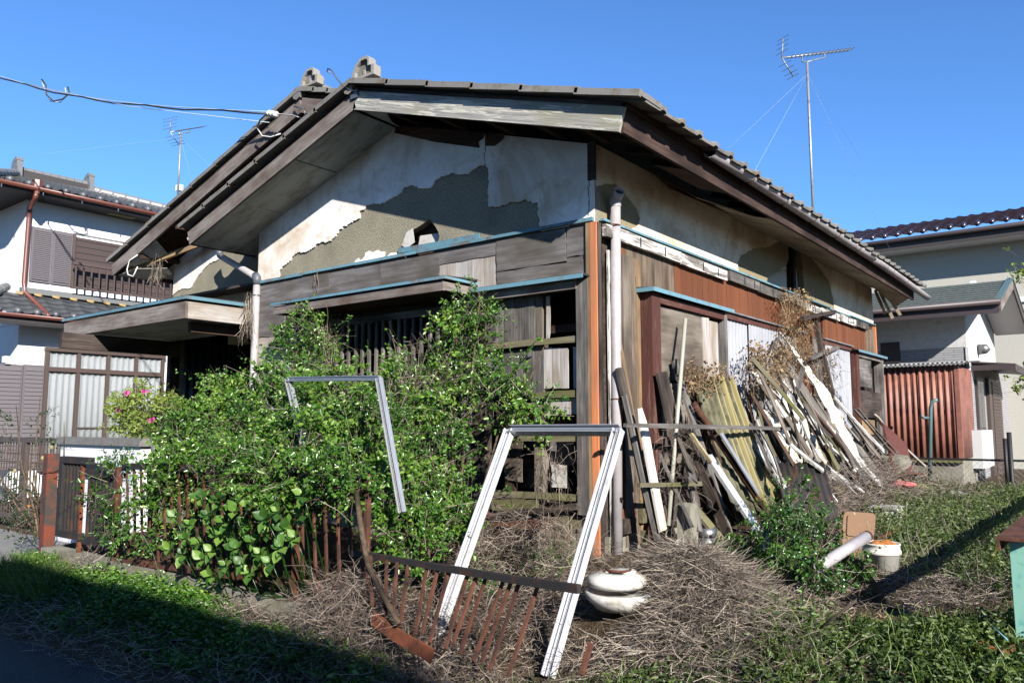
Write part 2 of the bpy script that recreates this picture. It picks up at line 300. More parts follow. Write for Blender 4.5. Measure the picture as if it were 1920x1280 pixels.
# ================================================================ ground and road
def sst(a, b, t): t = min(1, max(0, (t-a)/(b-a))); return t*t*(3-2*t)
def gs(x, y, cx, cy, rx, ry): return math.exp(-((x-cx)/rx)**2-((y-cy)/ry)**2)
def H(x, y):
    l = .15*sst(-3.15, -2.5, y)+.2*sst(-2.28, -2.1, y)+.1*sst(-2.0, 0, y)
    r = .34*sst(-3.3, -1.2, y)+.11*sst(-1.2, .4, y)
    s = sst(-.5, .5, x); h = l*(1-s)+r*s
    if x < -4.85: k_ = sst(-5.35, -4.85, x); h = h*k_ + (.06*sst(-3.3, -2.9, y)+.2*sst(-.9, 0.4, y))*(1-k_)
    h += .24*gs(x, y, 1.38, -1.22, .48, .42) + .05*gs(x, y, 1.75, -.35, .5, .5)
    h += .34*gs(x, y, .55, 5.6, .55, 2.6) + .12*gs(x, y, .5, 2.6, .5, 1.2)
    far = sst(8, 14, math.hypot(x+1, y-3)); h += (1-far)*.02*(math.sin(x*3.1+y*1.7)+math.sin(x*1.3-y*4.2+1))*sst(-3.0, -2.4, y)*sst(-5.3, -4.6, x)
    return h
def drop(px, py, off):
    z = .4
    for _ in range(12): p = PZ(px, py, z); z = .5*z+.5*(H(p.x, p.y)+off)
    return PZ(px, py, z)
xs = [-400, -200, -100, -60, -40, -28, -20, -15, -12]+list(np.arange(-10, 4.6, .14))+[5, 6, 8, 12, 20, 40, 80, 200, 400]
ys = [-400, -200, -80, -40, -20, -10, -6, -4.6]+list(np.arange(-4, 11, .14))+[12, 14, 18, 25, 40, 80, 200, 400]
gv = [(x, y, H(x, y)) for y in ys for x in xs]; nx = len(xs)
gf = [(j*nx+i, j*nx+i+1, (j+1)*nx+i+1, (j+1)*nx+i) for j in range(len(ys)-1) for i in range(nx-1)]
g = ob('ground', gv, gf, 'ground', None, Matrix(), True, False); tag(g, None, None, None, 'structure')
rv = []; rx_ = [-400, -100, -30]+list(np.arange(-12, 8.1, .4))+[20, 60, 400]
for x in rx_:
    e = -3.12+.07*math.sin(x*2.3)+.05*math.sin(x*5.1+1)
    if x > 1: e -= .25*(x-1)*sst(1, 3, x)*(1-sst(6, 9, x))
    rv += [(x, -11, .006), (x, e, .006)]
road = ob('road', rv, [(2*i, 2*i+2, 2*i+3, 2*i+1) for i in range(len(rx_)-1)], 'asphalt', None, Matrix(), False, False); tag(road, None, None, None, 'structure')
dv = []
for x in np.arange(-13.4, -5.3, .4): dv += [(x, -2.9, H(x, -2.9)+.012), (x, -2.0, H(x, -2.0)+.014), (x, -1.12, H(x, -1.12)+.014)]
nd = len(dv)//3; df = []
for i in range(nd-1):
    for k in (0, 1): df.append((3*i+k, 3*i+3+k, 3*i+4+k, 3*i+1+k))
tag(ob('pavement', dv, df, 'drive', None, Matrix(), False, False), None, None, None, 'structure')

# ================================================================ the derelict house
XA, XB, EV, ZE, SL = -2.38, -3.72, .6, 3.66, .313
def zr(x): return ZE+SL*(EV-x)
def zla(x): return ZE+SL*(x+5.36)
def zlb(x): return ZE+SL*(x+8.04)
ZA, ZB_ = zr(XA), zr(XB)
house = thing('derelict_house', 'derelict single storey wooden house with crumbling white plaster and a tiled gable roof', 'house', (-3.7, 4.4, .45))
def F(px, py): return PY(px, py, 0)
def S(px, py): return PX(px, py, 0)
Z3 = lambda X, Y: (480+X/2.6667, 80+Y/2.6667)            # pixel of an enlarged view
Z4 = lambda X, Y: (1080+X/2.782, 140+Y/2.782)
Z33 = lambda X, Y: (470+X/6.4, 380+Y/6.4)
Z7 = lambda X, Y: (180+X/6.4, 400+Y/6.4)
def onF(lst, zf, y=0.): return [PY(*zf(*p), y) for p in lst]
def onS(lst, zf, x=0.): return [PX(*zf(*p), x) for p in lst]
# ---- front gable wall: mortar coat, then plaster coat broken away over it
wf = empty('front_wall', (-2.4, 0, .45), house)
ZF = 3.2
hole = onF([(725, 1040), (745, 985), (765, 945), (795, 930), (835, 905), (865, 880), (895, 915), (915, 960), (915, 1010)], Z3); hole[0].z = hole[-1].z = ZF
mpts = [V((-4.8, 0, ZF)), V((-4.8, 0, zla(-4.8)+.02)), V((XA, 0, ZA+.02)), V((0, 0, zr(0)+.02)), V((0, 0, ZF))]+list(reversed(rough_line(hole, .012, .03, (1, 0, 1))))
poly('mortar_coat', mpts, (0, .09, 0), 'mortar', wf)
edge = onF([(350, 905), (352, 830), (410, 760), (490, 700), (520, 645), (590, 600), (715, 575), (790, 510), (830, 487), (970, 465), (1010, 430), (1075, 325), (1180, 265), (1260, 215), (1320, 190), (1315, 120), (1390, 70)], Z33)
edge += onF([(555, 815), (600, 808), (650, 803), (690, 775), (725, 760), (740, 735), (780, 715), (830, 730), (885, 725), (900, 690), (940, 670), (990, 655), (1060, 662), (1110, 627), (1155, 612), (1168, 640), (1168, 820), (1200, 825), (1280, 800), (1360, 790), (1395, 805), (1412, 800), (1418, 870), (1430, 925)], Z3)
edge[0].z = ZF; edge[-1].z = ZF
ppts = [V((-4.8, 0, zla(-4.8)+.02)), V((XA, 0, ZA+.02)), V((-.004, 0, zr(0)+.02)), V((-.004, 0, ZF))]+list(reversed(rough_line(edge, .012, .02, (1, 0, 1))))+[V((-4.8, 0, ZF))]
poly('plaster_coat', [p+V((0, -.02, 0)) for p in ppts], (0, .0195, 0), 'plaster', wf)
for pts in ([(1255, 720), (1270, 690), (1300, 668), (1310, 690), (1340, 690), (1380, 640), (1385, 605), (1430, 580), (1470, 600), (1530, 570), (1560, 590), (1615, 590), (1612, 640), (1590, 665)], [(1640, 650), (1690, 605), (1750, 600), (1780, 640)]):
    q = onF(pts, Z33); poly('plaster_remnant', [p+V((0, -.012, 0)) for p in q], (0, .0118, 0), 'plaster', wf)
for zz, k, nm in (((1675, 500), 'dark_wood', 'post_top'),):
    a = F(*Z3(1690, 500)); box(nm, a.x-.05, a.x+.03, -.03, -.017, a.z-.33, a.z, k, wf)
pts = onF([(700, 455), (715, 415), (1150, 455), (1145, 480), (1120, 500), (1125, 530), (900, 500)], Z3); poly('ridge_board', [p+V((0, -.03, 0)) for p in pts], (0, .013, 0), 'rafter', wf)
pts = onF([(1155, 455), (1255, 460), (1240, 490), (1200, 520), (1155, 520)], Z3); poly('torn_board', [p+V((0, -.03, 0)) for p in pts], (0, .013, 0), 'rafter', wf)
def crack(pts, nm='crack'):
    q = rough_line(onF(pts, Z3), .008, .02, (1, 0, 1)); w_ = [R.uniform(.002, .005) for _ in q]; poly(nm, [p+V((-a_, -.0215, 0)) for p, a_ in zip(q, w_)]+[p+V((a_, -.0215, 0)) for p, a_ in reversed(list(zip(q, w_)))], (0, .001, 0), 'dark_edge', wf)
crack([(1690, 600), (1680, 660), (1668, 740), (1672, 800), (1668, 868)]); crack([(1155, 520), (1148, 570), (1155, 610)])
# things behind the hole in the coat
q = F(*Z3(850, 900)); box('lath_board', q.x-.2, q.x+.22, .10, .13, ZF-.05, q.z+.06, 'rafter', wf)
q = onF([(790, 1010), (800, 960), (900, 945), (905, 1000), (860, 1010)], Z3); poly('torn_paper', [p+V((0, .06, 0)) for p in q], (0, .005, 0), 'paper', wf)
q = onF([(735, 1015), (760, 950), (790, 930), (800, 1000), (760, 1030)], Z3); poly('loose_paper', [p+V((0, -.02, 0)) for p in q], (0, .004, 0), 'paper', wf)
q = onF([(720, 1055), (720, 1030), (900, 1000), (1125, 955), (1130, 985), (1080, 1000)], Z3); poly('bent_flashing', [p+V((0, -.03, 0)) for p in q], (0, .008, 0), 'blue_flash', wf)
# flashing strip right round
x = -4.8
while x < -.05:
    x1 = min(x+.91, 0.0); box('flashing', x, x1-.004, -.05, -.0165, 3.205+.004*math.sin(x*3), 3.234, 'blue_flash', wf); x = x1
# ---- plywood band under the flashing
def fx(px, py=500): return F(px, py).x
def panel(name, x0, x1, z0, z1, mat, y=-.018, t=.016, jit=.006):
    pts = []
    for (a, b) in (((x0, z0), (x1, z0)), ((x1, z0), (x1, z1)), ((x1, z1), (x0, z1)), ((x0, z1), (x0, z0))):
        for i in range(5):
            u = i/5; e = jit if i else 0; pts.append(V((a[0]+(b[0]-a[0])*u+R.uniform(-e, e), y, a[1]+(b[1]-a[1])*u+R.uniform(-e, e))))
    return poly(name, pts, (0, t, 0), mat, wf)
for a, b, z0, z1 in ((490, 540, 2.55, 3.19), (540, 621, 2.86, 3.19), (621, 717, 2.86, 3.19), (1065, 1112, 2.93, 3.19)):
    panel('plywood_panel', fx(a)+.003, fx(b)-.003, z0, z1, 'plywood', -.018-R.uniform(0, .006))
panel('plywood_panel', fx(717), fx(826), 2.92, 3.19, 'plywood', -.022); panel('plywood_panel', fx(826)+.004, fx(934), F(887, 486).z, 3.19, 'plywood', -.018)
panel('plywood_panel', fx(934), fx(1064), 2.90, 3.19, 'plywood', -.024); panel('plywood_strip', fx(934), fx(1112), 2.77, 2.895, 'plywood', -.02, .016, .012); panel('plywood_strip', fx(1065), fx(1112), 2.87, 2.925, 'plywood', -.016)
for i in range(5): a = fx(818)+(fx(934)-fx(818))*i/5; beam('exposed_board', V((a+(fx(934)-fx(818))/10, -.004, 2.7)), V((a+(fx(934)-fx(818))/10, -.004, F(887, 486).z+.02)), (fx(934)-fx(818))/5-.004, .012, 'pale_wood', wf, (1, 0, 0), .002)
panel('plywood_panel', -4.79, -4.02, 1.35, 2.55, 'pale_wood', -.014); panel('plywood_panel', -4.0, -3.4, 2.55, 2.86, 'plywood', -.014)
# ---- backing wall with the two openings
wz = [(-4.78, -3.75, .62, 3.19), (-3.75, -1.42, 2.62, 3.19), (-3.75, -1.42, .62, 1.25), (-1.42, -1.2, .62, 3.19), (-1.2, -.16, 2.66, 3.19), (-.16, -.03, .62, 3.19)]
for a, b, c, d in wz: box('backing_wall', a, b, 0.0, .09, c, d, 'dark_wood', wf)
box('foundation', -4.8, -.02, .0, .1, .2, .62, 'concrete', wf)
# corner posts
cp = beam('corner_post', V((-.002, -.012, .42)), V((-.002, -.012, 3.192)), .06, .06, 'orange_post', wf, (1, 0, 0)); beam('post_batten', V((-.055, -.03, .45)), V((-.055, -.03, 3.192)), .042, .02, 'raw_wood', wf, (1, 0, 0))
beam('post_edge', V((.034, .0, .45)), V((.034, .0, 3.19)), .05, .008, 'dark_wood', wf, (0, 1, 0))
# ---- right bay of the front: lintel, jamb, bars, loose panels
xr, xl = fx(1087, 700), fx(908, 700)
beam('jamb', V((xr+.055, -.03, F(1100, 965).z)), V((xr+.055, -.03, 2.74)), .115, .03, 'grey_wood', wf, (1, 0, 0), .003)
beam('lintel', V((xl-.35, -.05, 2.685)), V((xr+.01, -.05, 2.685)), .09, .06, 'verge', wf, (0, 0, 1))
aw = box('awning_flashing', xl-.06, -.04, -.14, -.02, 2.735, 2.752, 'dark_edge', wf); box('flashing_lip', xl-.06, -.04, -.145, -.1405, 2.712, 2.748, 'blue_flash', aw)
def fp(name, px0, py0, px1, py1, mat, y=.012, t=.014, jag=0):
    a, b = F(px0, (py0+py1)/2).x, F(px1, (py0+py1)/2).x; z0, z1 = F((px0+px1)/2, py1).z, F((px0+px1)/2, py0).z
    if jag: return beam(name, V(((a+b)/2, y, z1)), V(((a+b)/2, y, z0)), b-a, t, mat, wf, (1, 0, 0), .002, 1, jag)
    if z1-z0 > b-a: return beam(name, V(((a+b)/2, y+t/2, z0)), V(((a+b)/2, y+t/2, z1)), b-a, t, mat, wf, (1, 0, 0), .002)
    return panel(name, a, b, z0, z1, mat, y, t, .004)
for a in range(5): fp('weathered_board', 906+a*19, 556+(4-a)*2, 924.5+a*19, 642, 'grey_wood', .012+.004*(a % 2))
for a in range(6): fp('weathered_board', 902+a*19.5, 654+(5-a), 921+a*19.5, 740, 'grey_wood', .014+.004*(a % 2))
for a, b in ((1018, 1034), (1034, 1050), (1050, 1064)): fp('split_board', a, 652, b-.8, 728, 'pale_wood', .012)
fp('split_board', 1073, 650, 1086, 728, 'pale_wood', .014); fp('splinter', 1021, 555, 1028, 634, 'pale_wood', .03, .01, 2)
for a, b in ((1020, 1043), (1044, 1066), (1067, 1087)): fp('broken_board', a, 742, b, 778, 'pale_wood', .012, .012, 5)
for (z, zl, t_) in ((F(1050, 640).z, 905, .05), (F(1050, 740).z, 1000, .05), (F(1050, 822).z, 950, .05), (F(1050, 932).z, 925, .045)):
    beam('crossbar', V((fx(zl, 700), -.012, z)), V((xr+.01, -.012, z+.008)), .055, .035, 'mossy', wf, (0, 0, 1), .004)
beam('crossbar', V((fx(925, 945), -.02, F(960, 948).z)), V((fx(1012, 945), -.02, F(1010, 948).z)), .1, .03, 'mossy', wf, (0, 0, 1), .008)
# inside: studs, sheets and dark room
ins = empty('interior', (-2.4, 2, .6), house)
for x, y, m in ((-.62, .07, 'ply_brown'), (-.3, .3, 'rafter'), (-1.05, .2, 'rafter'), (-2.0, .6, 'rafter')): beam('stud', V((x, y, .6)), V((x, y, 2.72)), .09, .09, m, ins, (1, 0, 0))
for z in (1.18, 1.55, 2.35): beam('rail', V((-1.2, .18, z)), V((-.1, .18, z)), .07, .04, 'rafter', ins, (0, 0, 1))
beam('inner_sheet', V((-.98, .14, 1.0)), V((-.98, .14, 1.4)), .2, .012, 'ply_brown', ins, (1, 0, 0), .01); beam('inner_sheet', V((-.47, .16, 1.16)), V((-.47, .16, 1.42)), .24, .012, 'plywood', ins, (1, 0, 0), .01); beam('inner_sheet', V((-.78, .22, .95)), V((-.78, .22, 1.16)), .3, .012, 'plywood', ins, (1, 0, 0), .01); beam('inner_sheet', V((-.85, .3, 1.45)), V((-.85, .3, 1.8)), .5, .012, 'dark_wood', ins, (1, 0, 0), .01); box('inner_sheet', -.45, -.12, .4, .41, .95, 2.7, 'pvc_dark', ins); panel('hanging_rag', -.5, -.34, .98, 1.17, 'paper', .05)
box('inner_wall', -7.3, -.1, 2.4, 2.45, .5, 3.2, 'dark_wood', ins); box('inner_floor', -4.7, -.1, .1, 2.4, .8, .85, 'dark_wood', ins); box('ceiling', -7.4, -.1, .1, 8.8, 3.25, 3.28, 'dark_wood', ins)
beam('brown_slat', V((-.78, .05, 2.25)), V((-.72, .05, 2.68)), .1, .012, 'raw_wood', ins, (1, 0, 0), .01); beam('brown_slat', V((-.66, .06, 2.2)), V((-.58, .06, 2.6)), .07, .012, 'brown_plank', ins, (1, 0, 0), .01)
# bottom of that bay
for a, b, c, d, m, y in ((905, 1010, 962, 1052, 'brown_plank', .0), (1012, 1040, 950, 1050, 'rust', .02), (1042, 1066, 950, 1050, 'mossy', -.01), (1068, 1108, 968, 1055, 'mossy', .005), (1085, 1110, 990, 1050, 'concrete', -.015)):
    fp('lower_board', a, c, b, d, m, y)
beam('sagging_sill', V((fx(930, 955), -.04, F(930, 965).z)), V((fx(1090, 955), -.04, F(1090, 948).z)), .05, .05, 'dark_wood', wf, (0, 0, 1), .004)
# ---- lattice window and its canopy
lw = empty('lattice_window', (-2.6, -.03, 1.25), house)
beam('frame_head', V((-3.8, -.03, 2.6)), V((-1.4, -.03, 2.6)), .07, .06, 'grey_wood', lw, (0, 0, 1)); beam('frame_sill', V((-3.8, -.03, 1.24)), V((-1.4, -.03, 1.24)), .07, .06, 'grey_wood', lw, (0, 0, 1)); beam('frame_rail', V((-3.78, .01, 2.0)), V((-1.42, .01, 2.0)), .05, .03, 'grey_wood', lw, (0, 0, 1))
for i in range(22): x = -3.72+i*.108; beam('lattice_bar', V((x, -.035, 1.27)), V((x+R.uniform(-.01, .01), -.035, 2.57)), .03, .026, 'grey_wood', lw, (1, 0, 0))
for x in (-3.8, -1.4): beam('frame_jamb', V((x, -.03, 1.2)), V((x, -.03, 2.64)), .08, .07, 'grey_wood', lw, (1, 0, 0))
wc = empty('window_canopy', (-2.55, -.2, 2.7), house)
x0, x1, d = -3.82, -1.31, .45
poly('canopy_top', [(x0-.03, -d-.03, 2.815), (x1+.03, -d-.03, 2.815), (x1+.03, -.02, 2.845), (x0-.03, -.02, 2.845)], (0, 0, .012), 'dark_edge', wc)
for i in range(3): a = x0-.03+(x1-x0+.06)*i/3; box('flashing', a, a+(x1-x0+.06)/3-.004, -d-.036, -d-.0305, 2.796, 2.822, 'blue_flash', wc)
box('flashing', x1+.0305, x1+.036, -d-.03, -.02, 2.798, 2.822, 'blue_flash', wc); beam('fascia', V((x0, -d, 2.74)), V((x1, -d, 2.74)), .085, .025, 'verge', wc, (0, 0, 1)); beam('fascia', V((x1-.012, -d+.014, 2.742)), V((x1-.012, -.02, 2.742)), .08, .024, 'verge', wc, (0, 0, 1)); box('soffit', x0, x1-.025, -d+.013, -.02, 2.70, 2.71, 'rafter', wc)
# ---- right side wall
ws = empty('side_wall', (0, 4.4, .45), house)
topS = lambda y: V((0, y, zr(0)+.02))
def sy(zx, zy): return S(*Z4(zx, zy)).y
ya, yb = sy(1105, 890), sy(1172, 940)
h1 = onS([(990, 1095), (1000, 1055), (1050, 1030), (1095, 1000), (1110, 960), (1106, 890)], Z4); h1[0].z = ZF; h1[-1].z = zr(0)+.02
poly('mortar_coat', [V((0, .092, ZF)), topS(.092)]+list(reversed(rough_line(h1, .01, .04, (0, 1, 1)))), (-.09, 0, 0), 'mortar_side', ws)
h2 = onS([(1172, 930), (1182, 1000), (1188, 1080), (1192, 1130), (1215, 1150)], Z4); h2[0].z = zr(0)+.02; h2[-1].z = ZF
poly('mortar_coat', rough_line(h2, .01, .04, (0, 1, 1))+[V((0, 8.93, ZF)), topS(8.93)], (-.09, 0, 0), 'mortar_side', ws)
e1 = onS([(1060, 878), (1000, 898), (920, 905), (850, 945), (838, 975), (840, 1035)], Z4); e1[0].z = zr(0)+.02; e1[-1].z = ZF
e2 = onS([(262, 800), (315, 790), (328, 750), (310, 700), (270, 650), (240, 610), (200, 572), (160, 570), (122, 592)], Z4); e2[0].z = ZF; e2[-1].y = -.004
poly('plaster_coat', [p+V((.0005, 0, 0)) for p in [topS(-.004)]+rough_line(e1, .01, .04, (0, 1, 1))+rough_line(e2, .006, .025, (0, 1, 1))], (.015, 0, 0), 'plaster_side', ws)
e3 = onS([(1215, 965), (1255, 985), (1285, 1030), (1318, 1080), (1338, 1180), (1345, 1220)], Z4); e3[0].z = zr(0)+.02; e3[-1].z = ZF
poly('plaster_coat', [p+V((.0005, 0, 0)) for p in rough_line(e3, .01, .05, (0, 1, 1))+[V((0, 8.93, ZF)), topS(8.93)]], (.015, 0, 0), 'plaster_side', ws)
beam('stud', V((-.12, (ya+yb)/2+.2, 2.9)), V((-.12, (ya+yb)/2+.2, 3.95)), .1, .1, 'dark_wood', ws, (0, 1, 0))
y = .04
while y < 8.9:
    y1 = min(y+1.05, 8.93); sag = -.02 if 5.3 < y < 7 else 0; box('flashing', .0165, .055, y, y1-.004, 3.213+sag, 3.233+sag, 'blue_flash', ws); y = y1
# red-brown plank band
def plank(y0, y1, z0, z1, mat, x=.004, t=.018): return beam('plank', V((x+t/2+.001+R.uniform(0, .006), (y0+y1)/2, z0)), V((x+t/2+R.uniform(0, .006), (y0+y1)/2, z1)), y1-y0-.006, t, mat, ws, (0, 1, 0))
y = .30
while y < 8.88:
    y1 = min(y+R.uniform(.11, .15), 8.9)
    gone = 5.6 < y < 6.4 and R.random() < .35
    if not gone: plank(y, y1, 2.72 if y > .7 else .7, 3.12, 'worn_plank' if (y < 1.3 and R.random() < .75) or y > 8.3 else 'brown_plank')
    y = y1
box('backing_wall', -.07, 0.0, .1, 8.93, .6, 3.2, 'dark_wood', ws); box('foundation', -.08, .03, .1, 8.93, .2, .6, 'concrete', ws); box('end_wall', -7.4, -.075, 8.84, 8.93, .3, zr(0), 'mortar_side', ws)
for y0, y1, m in ((.36, .5, 'ply_brown'), (.5, .6, 'worn_plank'), (.12, .24, 'white_peel'), (.6, .68, 'raw_wood')): beam('tall_board', V((.035, (y0+y1)/2, .5)), V((.035, (y0+y1)/2, 2.98)), y1-y0-.006, .018, m, ws, (0, 1, 0), .003)
box('far_corner_post', -.02, .05, 8.88, 8.95, .45, 3.19, 'orange_post', ws)
# white trim rail with slots
tr = [(.04, 1.45, 'white_peel'), (1.45, 2.55, 'white_peel'), (2.62, 3.5, 'grey_wood'), (3.5, 4.4, 'grey_wood'), (4.4, 5.2, 'verge'), (5.25, 5.75, 'white_peel'), (5.85, 6.7, 'white_peel'), (6.75, 7.6, 'white_peel'), (7.6, 8.35, 'grey_wood')]
for i, (a, b, m) in enumerate(tr):
    dz = -.012*(i % 2)-(.02 if i in (5, 6) else 0)
    t_ = beam('trim_rail', V((.062, a, 3.13+dz)), V((.062, b-.02, 3.125+dz)), .105, .04, m, ws, (0, 0, 1), .003)
    for s_ in range(1, 3): yy = a+(b-a)*s_/3+.1; box('slot', .0825, .086, yy, yy+.018, 3.085+dz, 3.17+dz, 'black', t_)
# shutter box near the corner
sb = empty('shutter_box', (.08, 1.4, .6), house)
beam('jamb', V((.09, .74, .5)), V((.09, .74, 2.68)), .14, .16, 'maroon', sb, (1, 0, 0)); beam('jamb', V((.1, 2.26, .5)), V((.1, 2.26, 2.68)), .14, .05, 'grey_wood', sb, (1, 0, 0)); beam('head', V((.12, .82, 2.63)), V((.12, 2.23, 2.63)), .07, .08, 'maroon', sb, (0, 0, 1))
for i, (z0, z1, m) in enumerate(((1.9, 2.58, 'plywood'), (1.15, 1.89, 'plywood'), (.6, 1.14, 'dark_wood'))): beam('panel', V((.116, .82, (z0+z1)/2)), V((.116, 1.76, (z0+z1)/2+.02)), z1-z0-.01, .012, 'ply_brown' if m == 'plywood' else m, sb, (0, 0, 1), .004)
beam('strip', V((.135, 1.84, .7)), V((.125, 1.84, 2.58)), .16, .014, 'pale_wood', sb, (0, 1, 0), .006); beam('strip', V((.115, 2.05, .7)), V((.115, 2.05, 2.56)), .2, .012, 'pale_wood', sb, (0, 1, 0))
poly('cap', [(.02, .6, 2.715), (.21, .6, 2.70), (.21, 2.38, 2.70), (.02, 2.38, 2.715)], (0, 0, .012), 'dark_edge', sb); box('flashing', .2105, .216, .6, 2.38, 2.675, 2.712, 'blue_flash', sb); box('flashing', .02, .21, .594, .5995, 2.675, 2.712, 'blue_flash', sb)
# white shutters and their head rail
sh = empty('shutter_run', (.04, 4.8, .6), house)
box('head_rail', .03, .1, 2.31, 5.0, 2.64, 2.70, 'maroon', sh); box('rail_flashing', .02, .13, 2.31, 5.0, 2.705, 2.722, 'zinc', sh); box('head_rail', .03, .1, 5.75, 7.2, 2.64, 2.70, 'maroon', sh); box('rail_flashing', .02, .13, 5.75, 7.2, 2.705, 2.722, 'zinc', sh)
for i, (a, b, m) in enumerate(((2.33, 3.06, 'shutter_white'), (3.08, 4.05, 'shutter_white'), (4.06, 4.7, 'shutter_white'), (5.9, 6.3, 'shutter_white'), (6.32, 7.16, 'shutter_white'))):
    corr('shutter', V((.06+.02*(i % 2), a, .62)), V((0, b-a, 0)), V((0, 0, 2.02)), 1, .004, .09, m, sh, .012)
for y0 in (4.75, 4.92, 5.1, 5.3, 5.5, 5.66): beam('plank', V((.05, y0+.07, .6)), V((.05, y0+.07, 2.72)), .15, .02, 'brown_plank' if y0 < 5.4 else 'grey_wood', sh, (0, 1, 0), .004)
# far shutter box
fb = empty('shutter_box', (.08, 8.0, .6), house)
beam('jamb', V((.09, 7.27, .5)), V((.09, 7.27, 2.64)), .14, .14, 'maroon', fb, (1, 0, 0)); beam('head', V((.12, 7.35, 2.60)), V((.12, 8.8, 2.60)), .07, .08, 'grey_wood', fb, (0, 0, 1)); beam('jamb', V((.1, 8.78, .5)), V((.1, 8.78, 2.6)), .14, .06, 'grey_wood', fb, (1, 0, 0))
for z0, z1, y0, y1, m in ((2.1, 2.55, 7.4, 8.15, 'grey_wood'), (1.62, 2.05, 7.36, 8.72, 'dark_wood'), (1.36, 1.6, 7.36, 8.2, 'raw_wood'), (.95, 1.34, 7.36, 8.4, 'dark_wood'), (.6, .93, 7.36, 8.5, 'plywood')): beam('panel', V((.127, y0, (z0+z1)/2)), V((.127, y1, (z0+z1)/2)), z1-z0-.01, .014, 'ply_brown' if m == 'plywood' else m, fb, (0, 0, 1), .006)
beam('batten', V((.14, 8.5, .6)), V((.14, 8.6, 1.75)), .1, .015, 'grey_wood', fb, (0, 1, 0)); poly('cap', [(.02, 7.15, 2.665), (.21, 7.15, 2.65), (.21, 8.92, 2.65), (.02, 8.92, 2.665)], (0, 0, .012), 'dark_edge', fb); box('flashing', .2105, .216, 7.15, 8.92, 2.625, 2.662, 'blue_flash', fb)
# ---- rear left bay wall, porch recess
wb = empty('porch_wall', (-6.1, .35, .45), house); YBW = .35
poly('mortar_coat', [V((-7.45, YBW, 2.9)), V((-7.45, YBW, zlb(-7.45)+.02)), V((-4.81, YBW, zlb(-4.81)+.02)), V((-4.81, YBW, 2.9))], (0, .09, 0), 'mortar', wb)
e = onF([(930, 985), (1000, 922), (1060, 905), (1140, 900), (1190, 820), (1240, 740), (1330, 640), (1370, 600), (1480, 555), (1530, 440)], Z7, YBW)
e[0].x = -7.45
poly('plaster_coat', [p+V((0, -.013, 0)) for p in [V((-7.45, YBW, zlb(-7.45)+.02))]+[V((e[-1].x, YBW, zlb(e[-1].x)+.02))]+list(reversed(rough_line(e, .008, .03, (1, 0, 1))))], (0, .0125, 0), 'plaster', wb)
box('return_wall', -4.8, -4.75, .002, YBW, .45, zla(-4.8), 'plaster', wb); box('left_wall', -7.45, -7.37, .45, 8.9, .3, zlb(-7.45), 'mortar', wb)
poly('gable_infill', [V((-4.79, YBW, zlb(-4.8))), V((XB, YBW, ZB_)), V((-.2, YBW, zr(-.2))), V((-.2, YBW, zr(0)))], (0, .06, 0), 'dark_wood', wb)
corr('door_screen', V((-7.34, .5, .5)), V((0, 1.9, 0)), V((0, 0, 2.4)), 1, .02, .12, 'alu_dark', wb); box('porch_post', -7.45, -7.36, .30, .44, .3, 2.9, 'dark_wood', wb); box('door_panel', -6.9, -4.85, 1.4, 1.44, .5, 2.9, 'dark_wood', wb); box('door_kick_panel', -6.3, -4.9, 1.36, 1.398, .6, 1.75, 'paper', wb); box('meter_box', -5.75, -5.3, .2, .32, 2.55, 2.72, 'moss_edge', wb); box('porch_floor', -7.4, -4.85, -.3, 1.4, .3, .48, 'concrete', wb)
pc = empty('porch_canopy', (-6.4, -.25, 2.7), house); a, b, c0, c1 = -8.0, -4.86, -.88, YBW-.02
poly('canopy_top', [(a-.03, c0-.03, 2.945), (b+.03, c0-.03, 2.945), (b+.03, c1, 2.965), (a-.03, c1, 2.965)], (0, 0, .015), 'dark_edge', pc)
for i in range(4): q = a-.03+(b-a+.06)*i/4; box('flashing', q, q+(b-a+.06)/4-.004, c0-.036, c0-.0305, 2.918, 2.952, 'blue_flash', pc)
box('flashing', b+.0305, b+.036, c0-.03, c1, 2.918, 2.956, 'blue_flash', pc); beam('fascia', V((a, c0, 2.80)), V((b, c0, 2.80)), .19, .03, 'verge', pc, (0, 0, 1)); beam('fascia', V((b-.016, c0+.017, 2.80)), V((b-.016, c1, 2.80)), .19, .03, 'pale_wood', pc, (0, 0, 1)); box('soffit', a, b-.033, c0+.016, c1, 2.71, 2.725, 'soffit', pc)
beam('support_beam', V((-7.2, -1.25, 2.58)), V((-7.2, .33, 2.58)), .2, .09, 'dark_wood', pc, (0, 0, 1)); beam('support_beam', V((-5.1, -.7, 2.64)), V((-5.1, .33, 2.64)), .12, .07, 'rafter', pc, (0, 0, 1))  # first beam takes dark wood to put the canopy's shade into its colour
# ================================================================ roof
rf = empty('roof', (-3.7, 4.2, 3.66), house)
VH = .17                                             # verge board height
def sl(name, x0, x1, y0, y1, zf, dz, t, mat): return poly(name, [(x0, y0, zf(x0)+dz), (x1, y0, zf(x1)+dz), (x1, y1, zf(x1)+dz), (x0, y1, zf(x0)+dz)], (0, 0, t), mat, rf)
DK = VH+.03
sl('roof_deck', XA, EV+.03, -.55, -.22, zr, DK, .03, 'rafter'); sl('roof_deck', XB, EV+.03, -.2195, 9.2, zr, DK, .03, 'rafter')
sl('roof_deck', -5.40, XA-.001, -.55, .34, zla, DK, .03, 'rafter'); sl('roof_deck', -8.08, XB-.001, -.2195, 9.2, zlb, DK, .03, 'rafter')
def vb(name, x0, x1, y, zf, w, dz, mat, t=.03): return beam(name, V((x0, y, zf(x0)+dz)), V((x1, y, zf(x1)+dz)), w, t, mat, rf, (0, 0, 1), .0015)
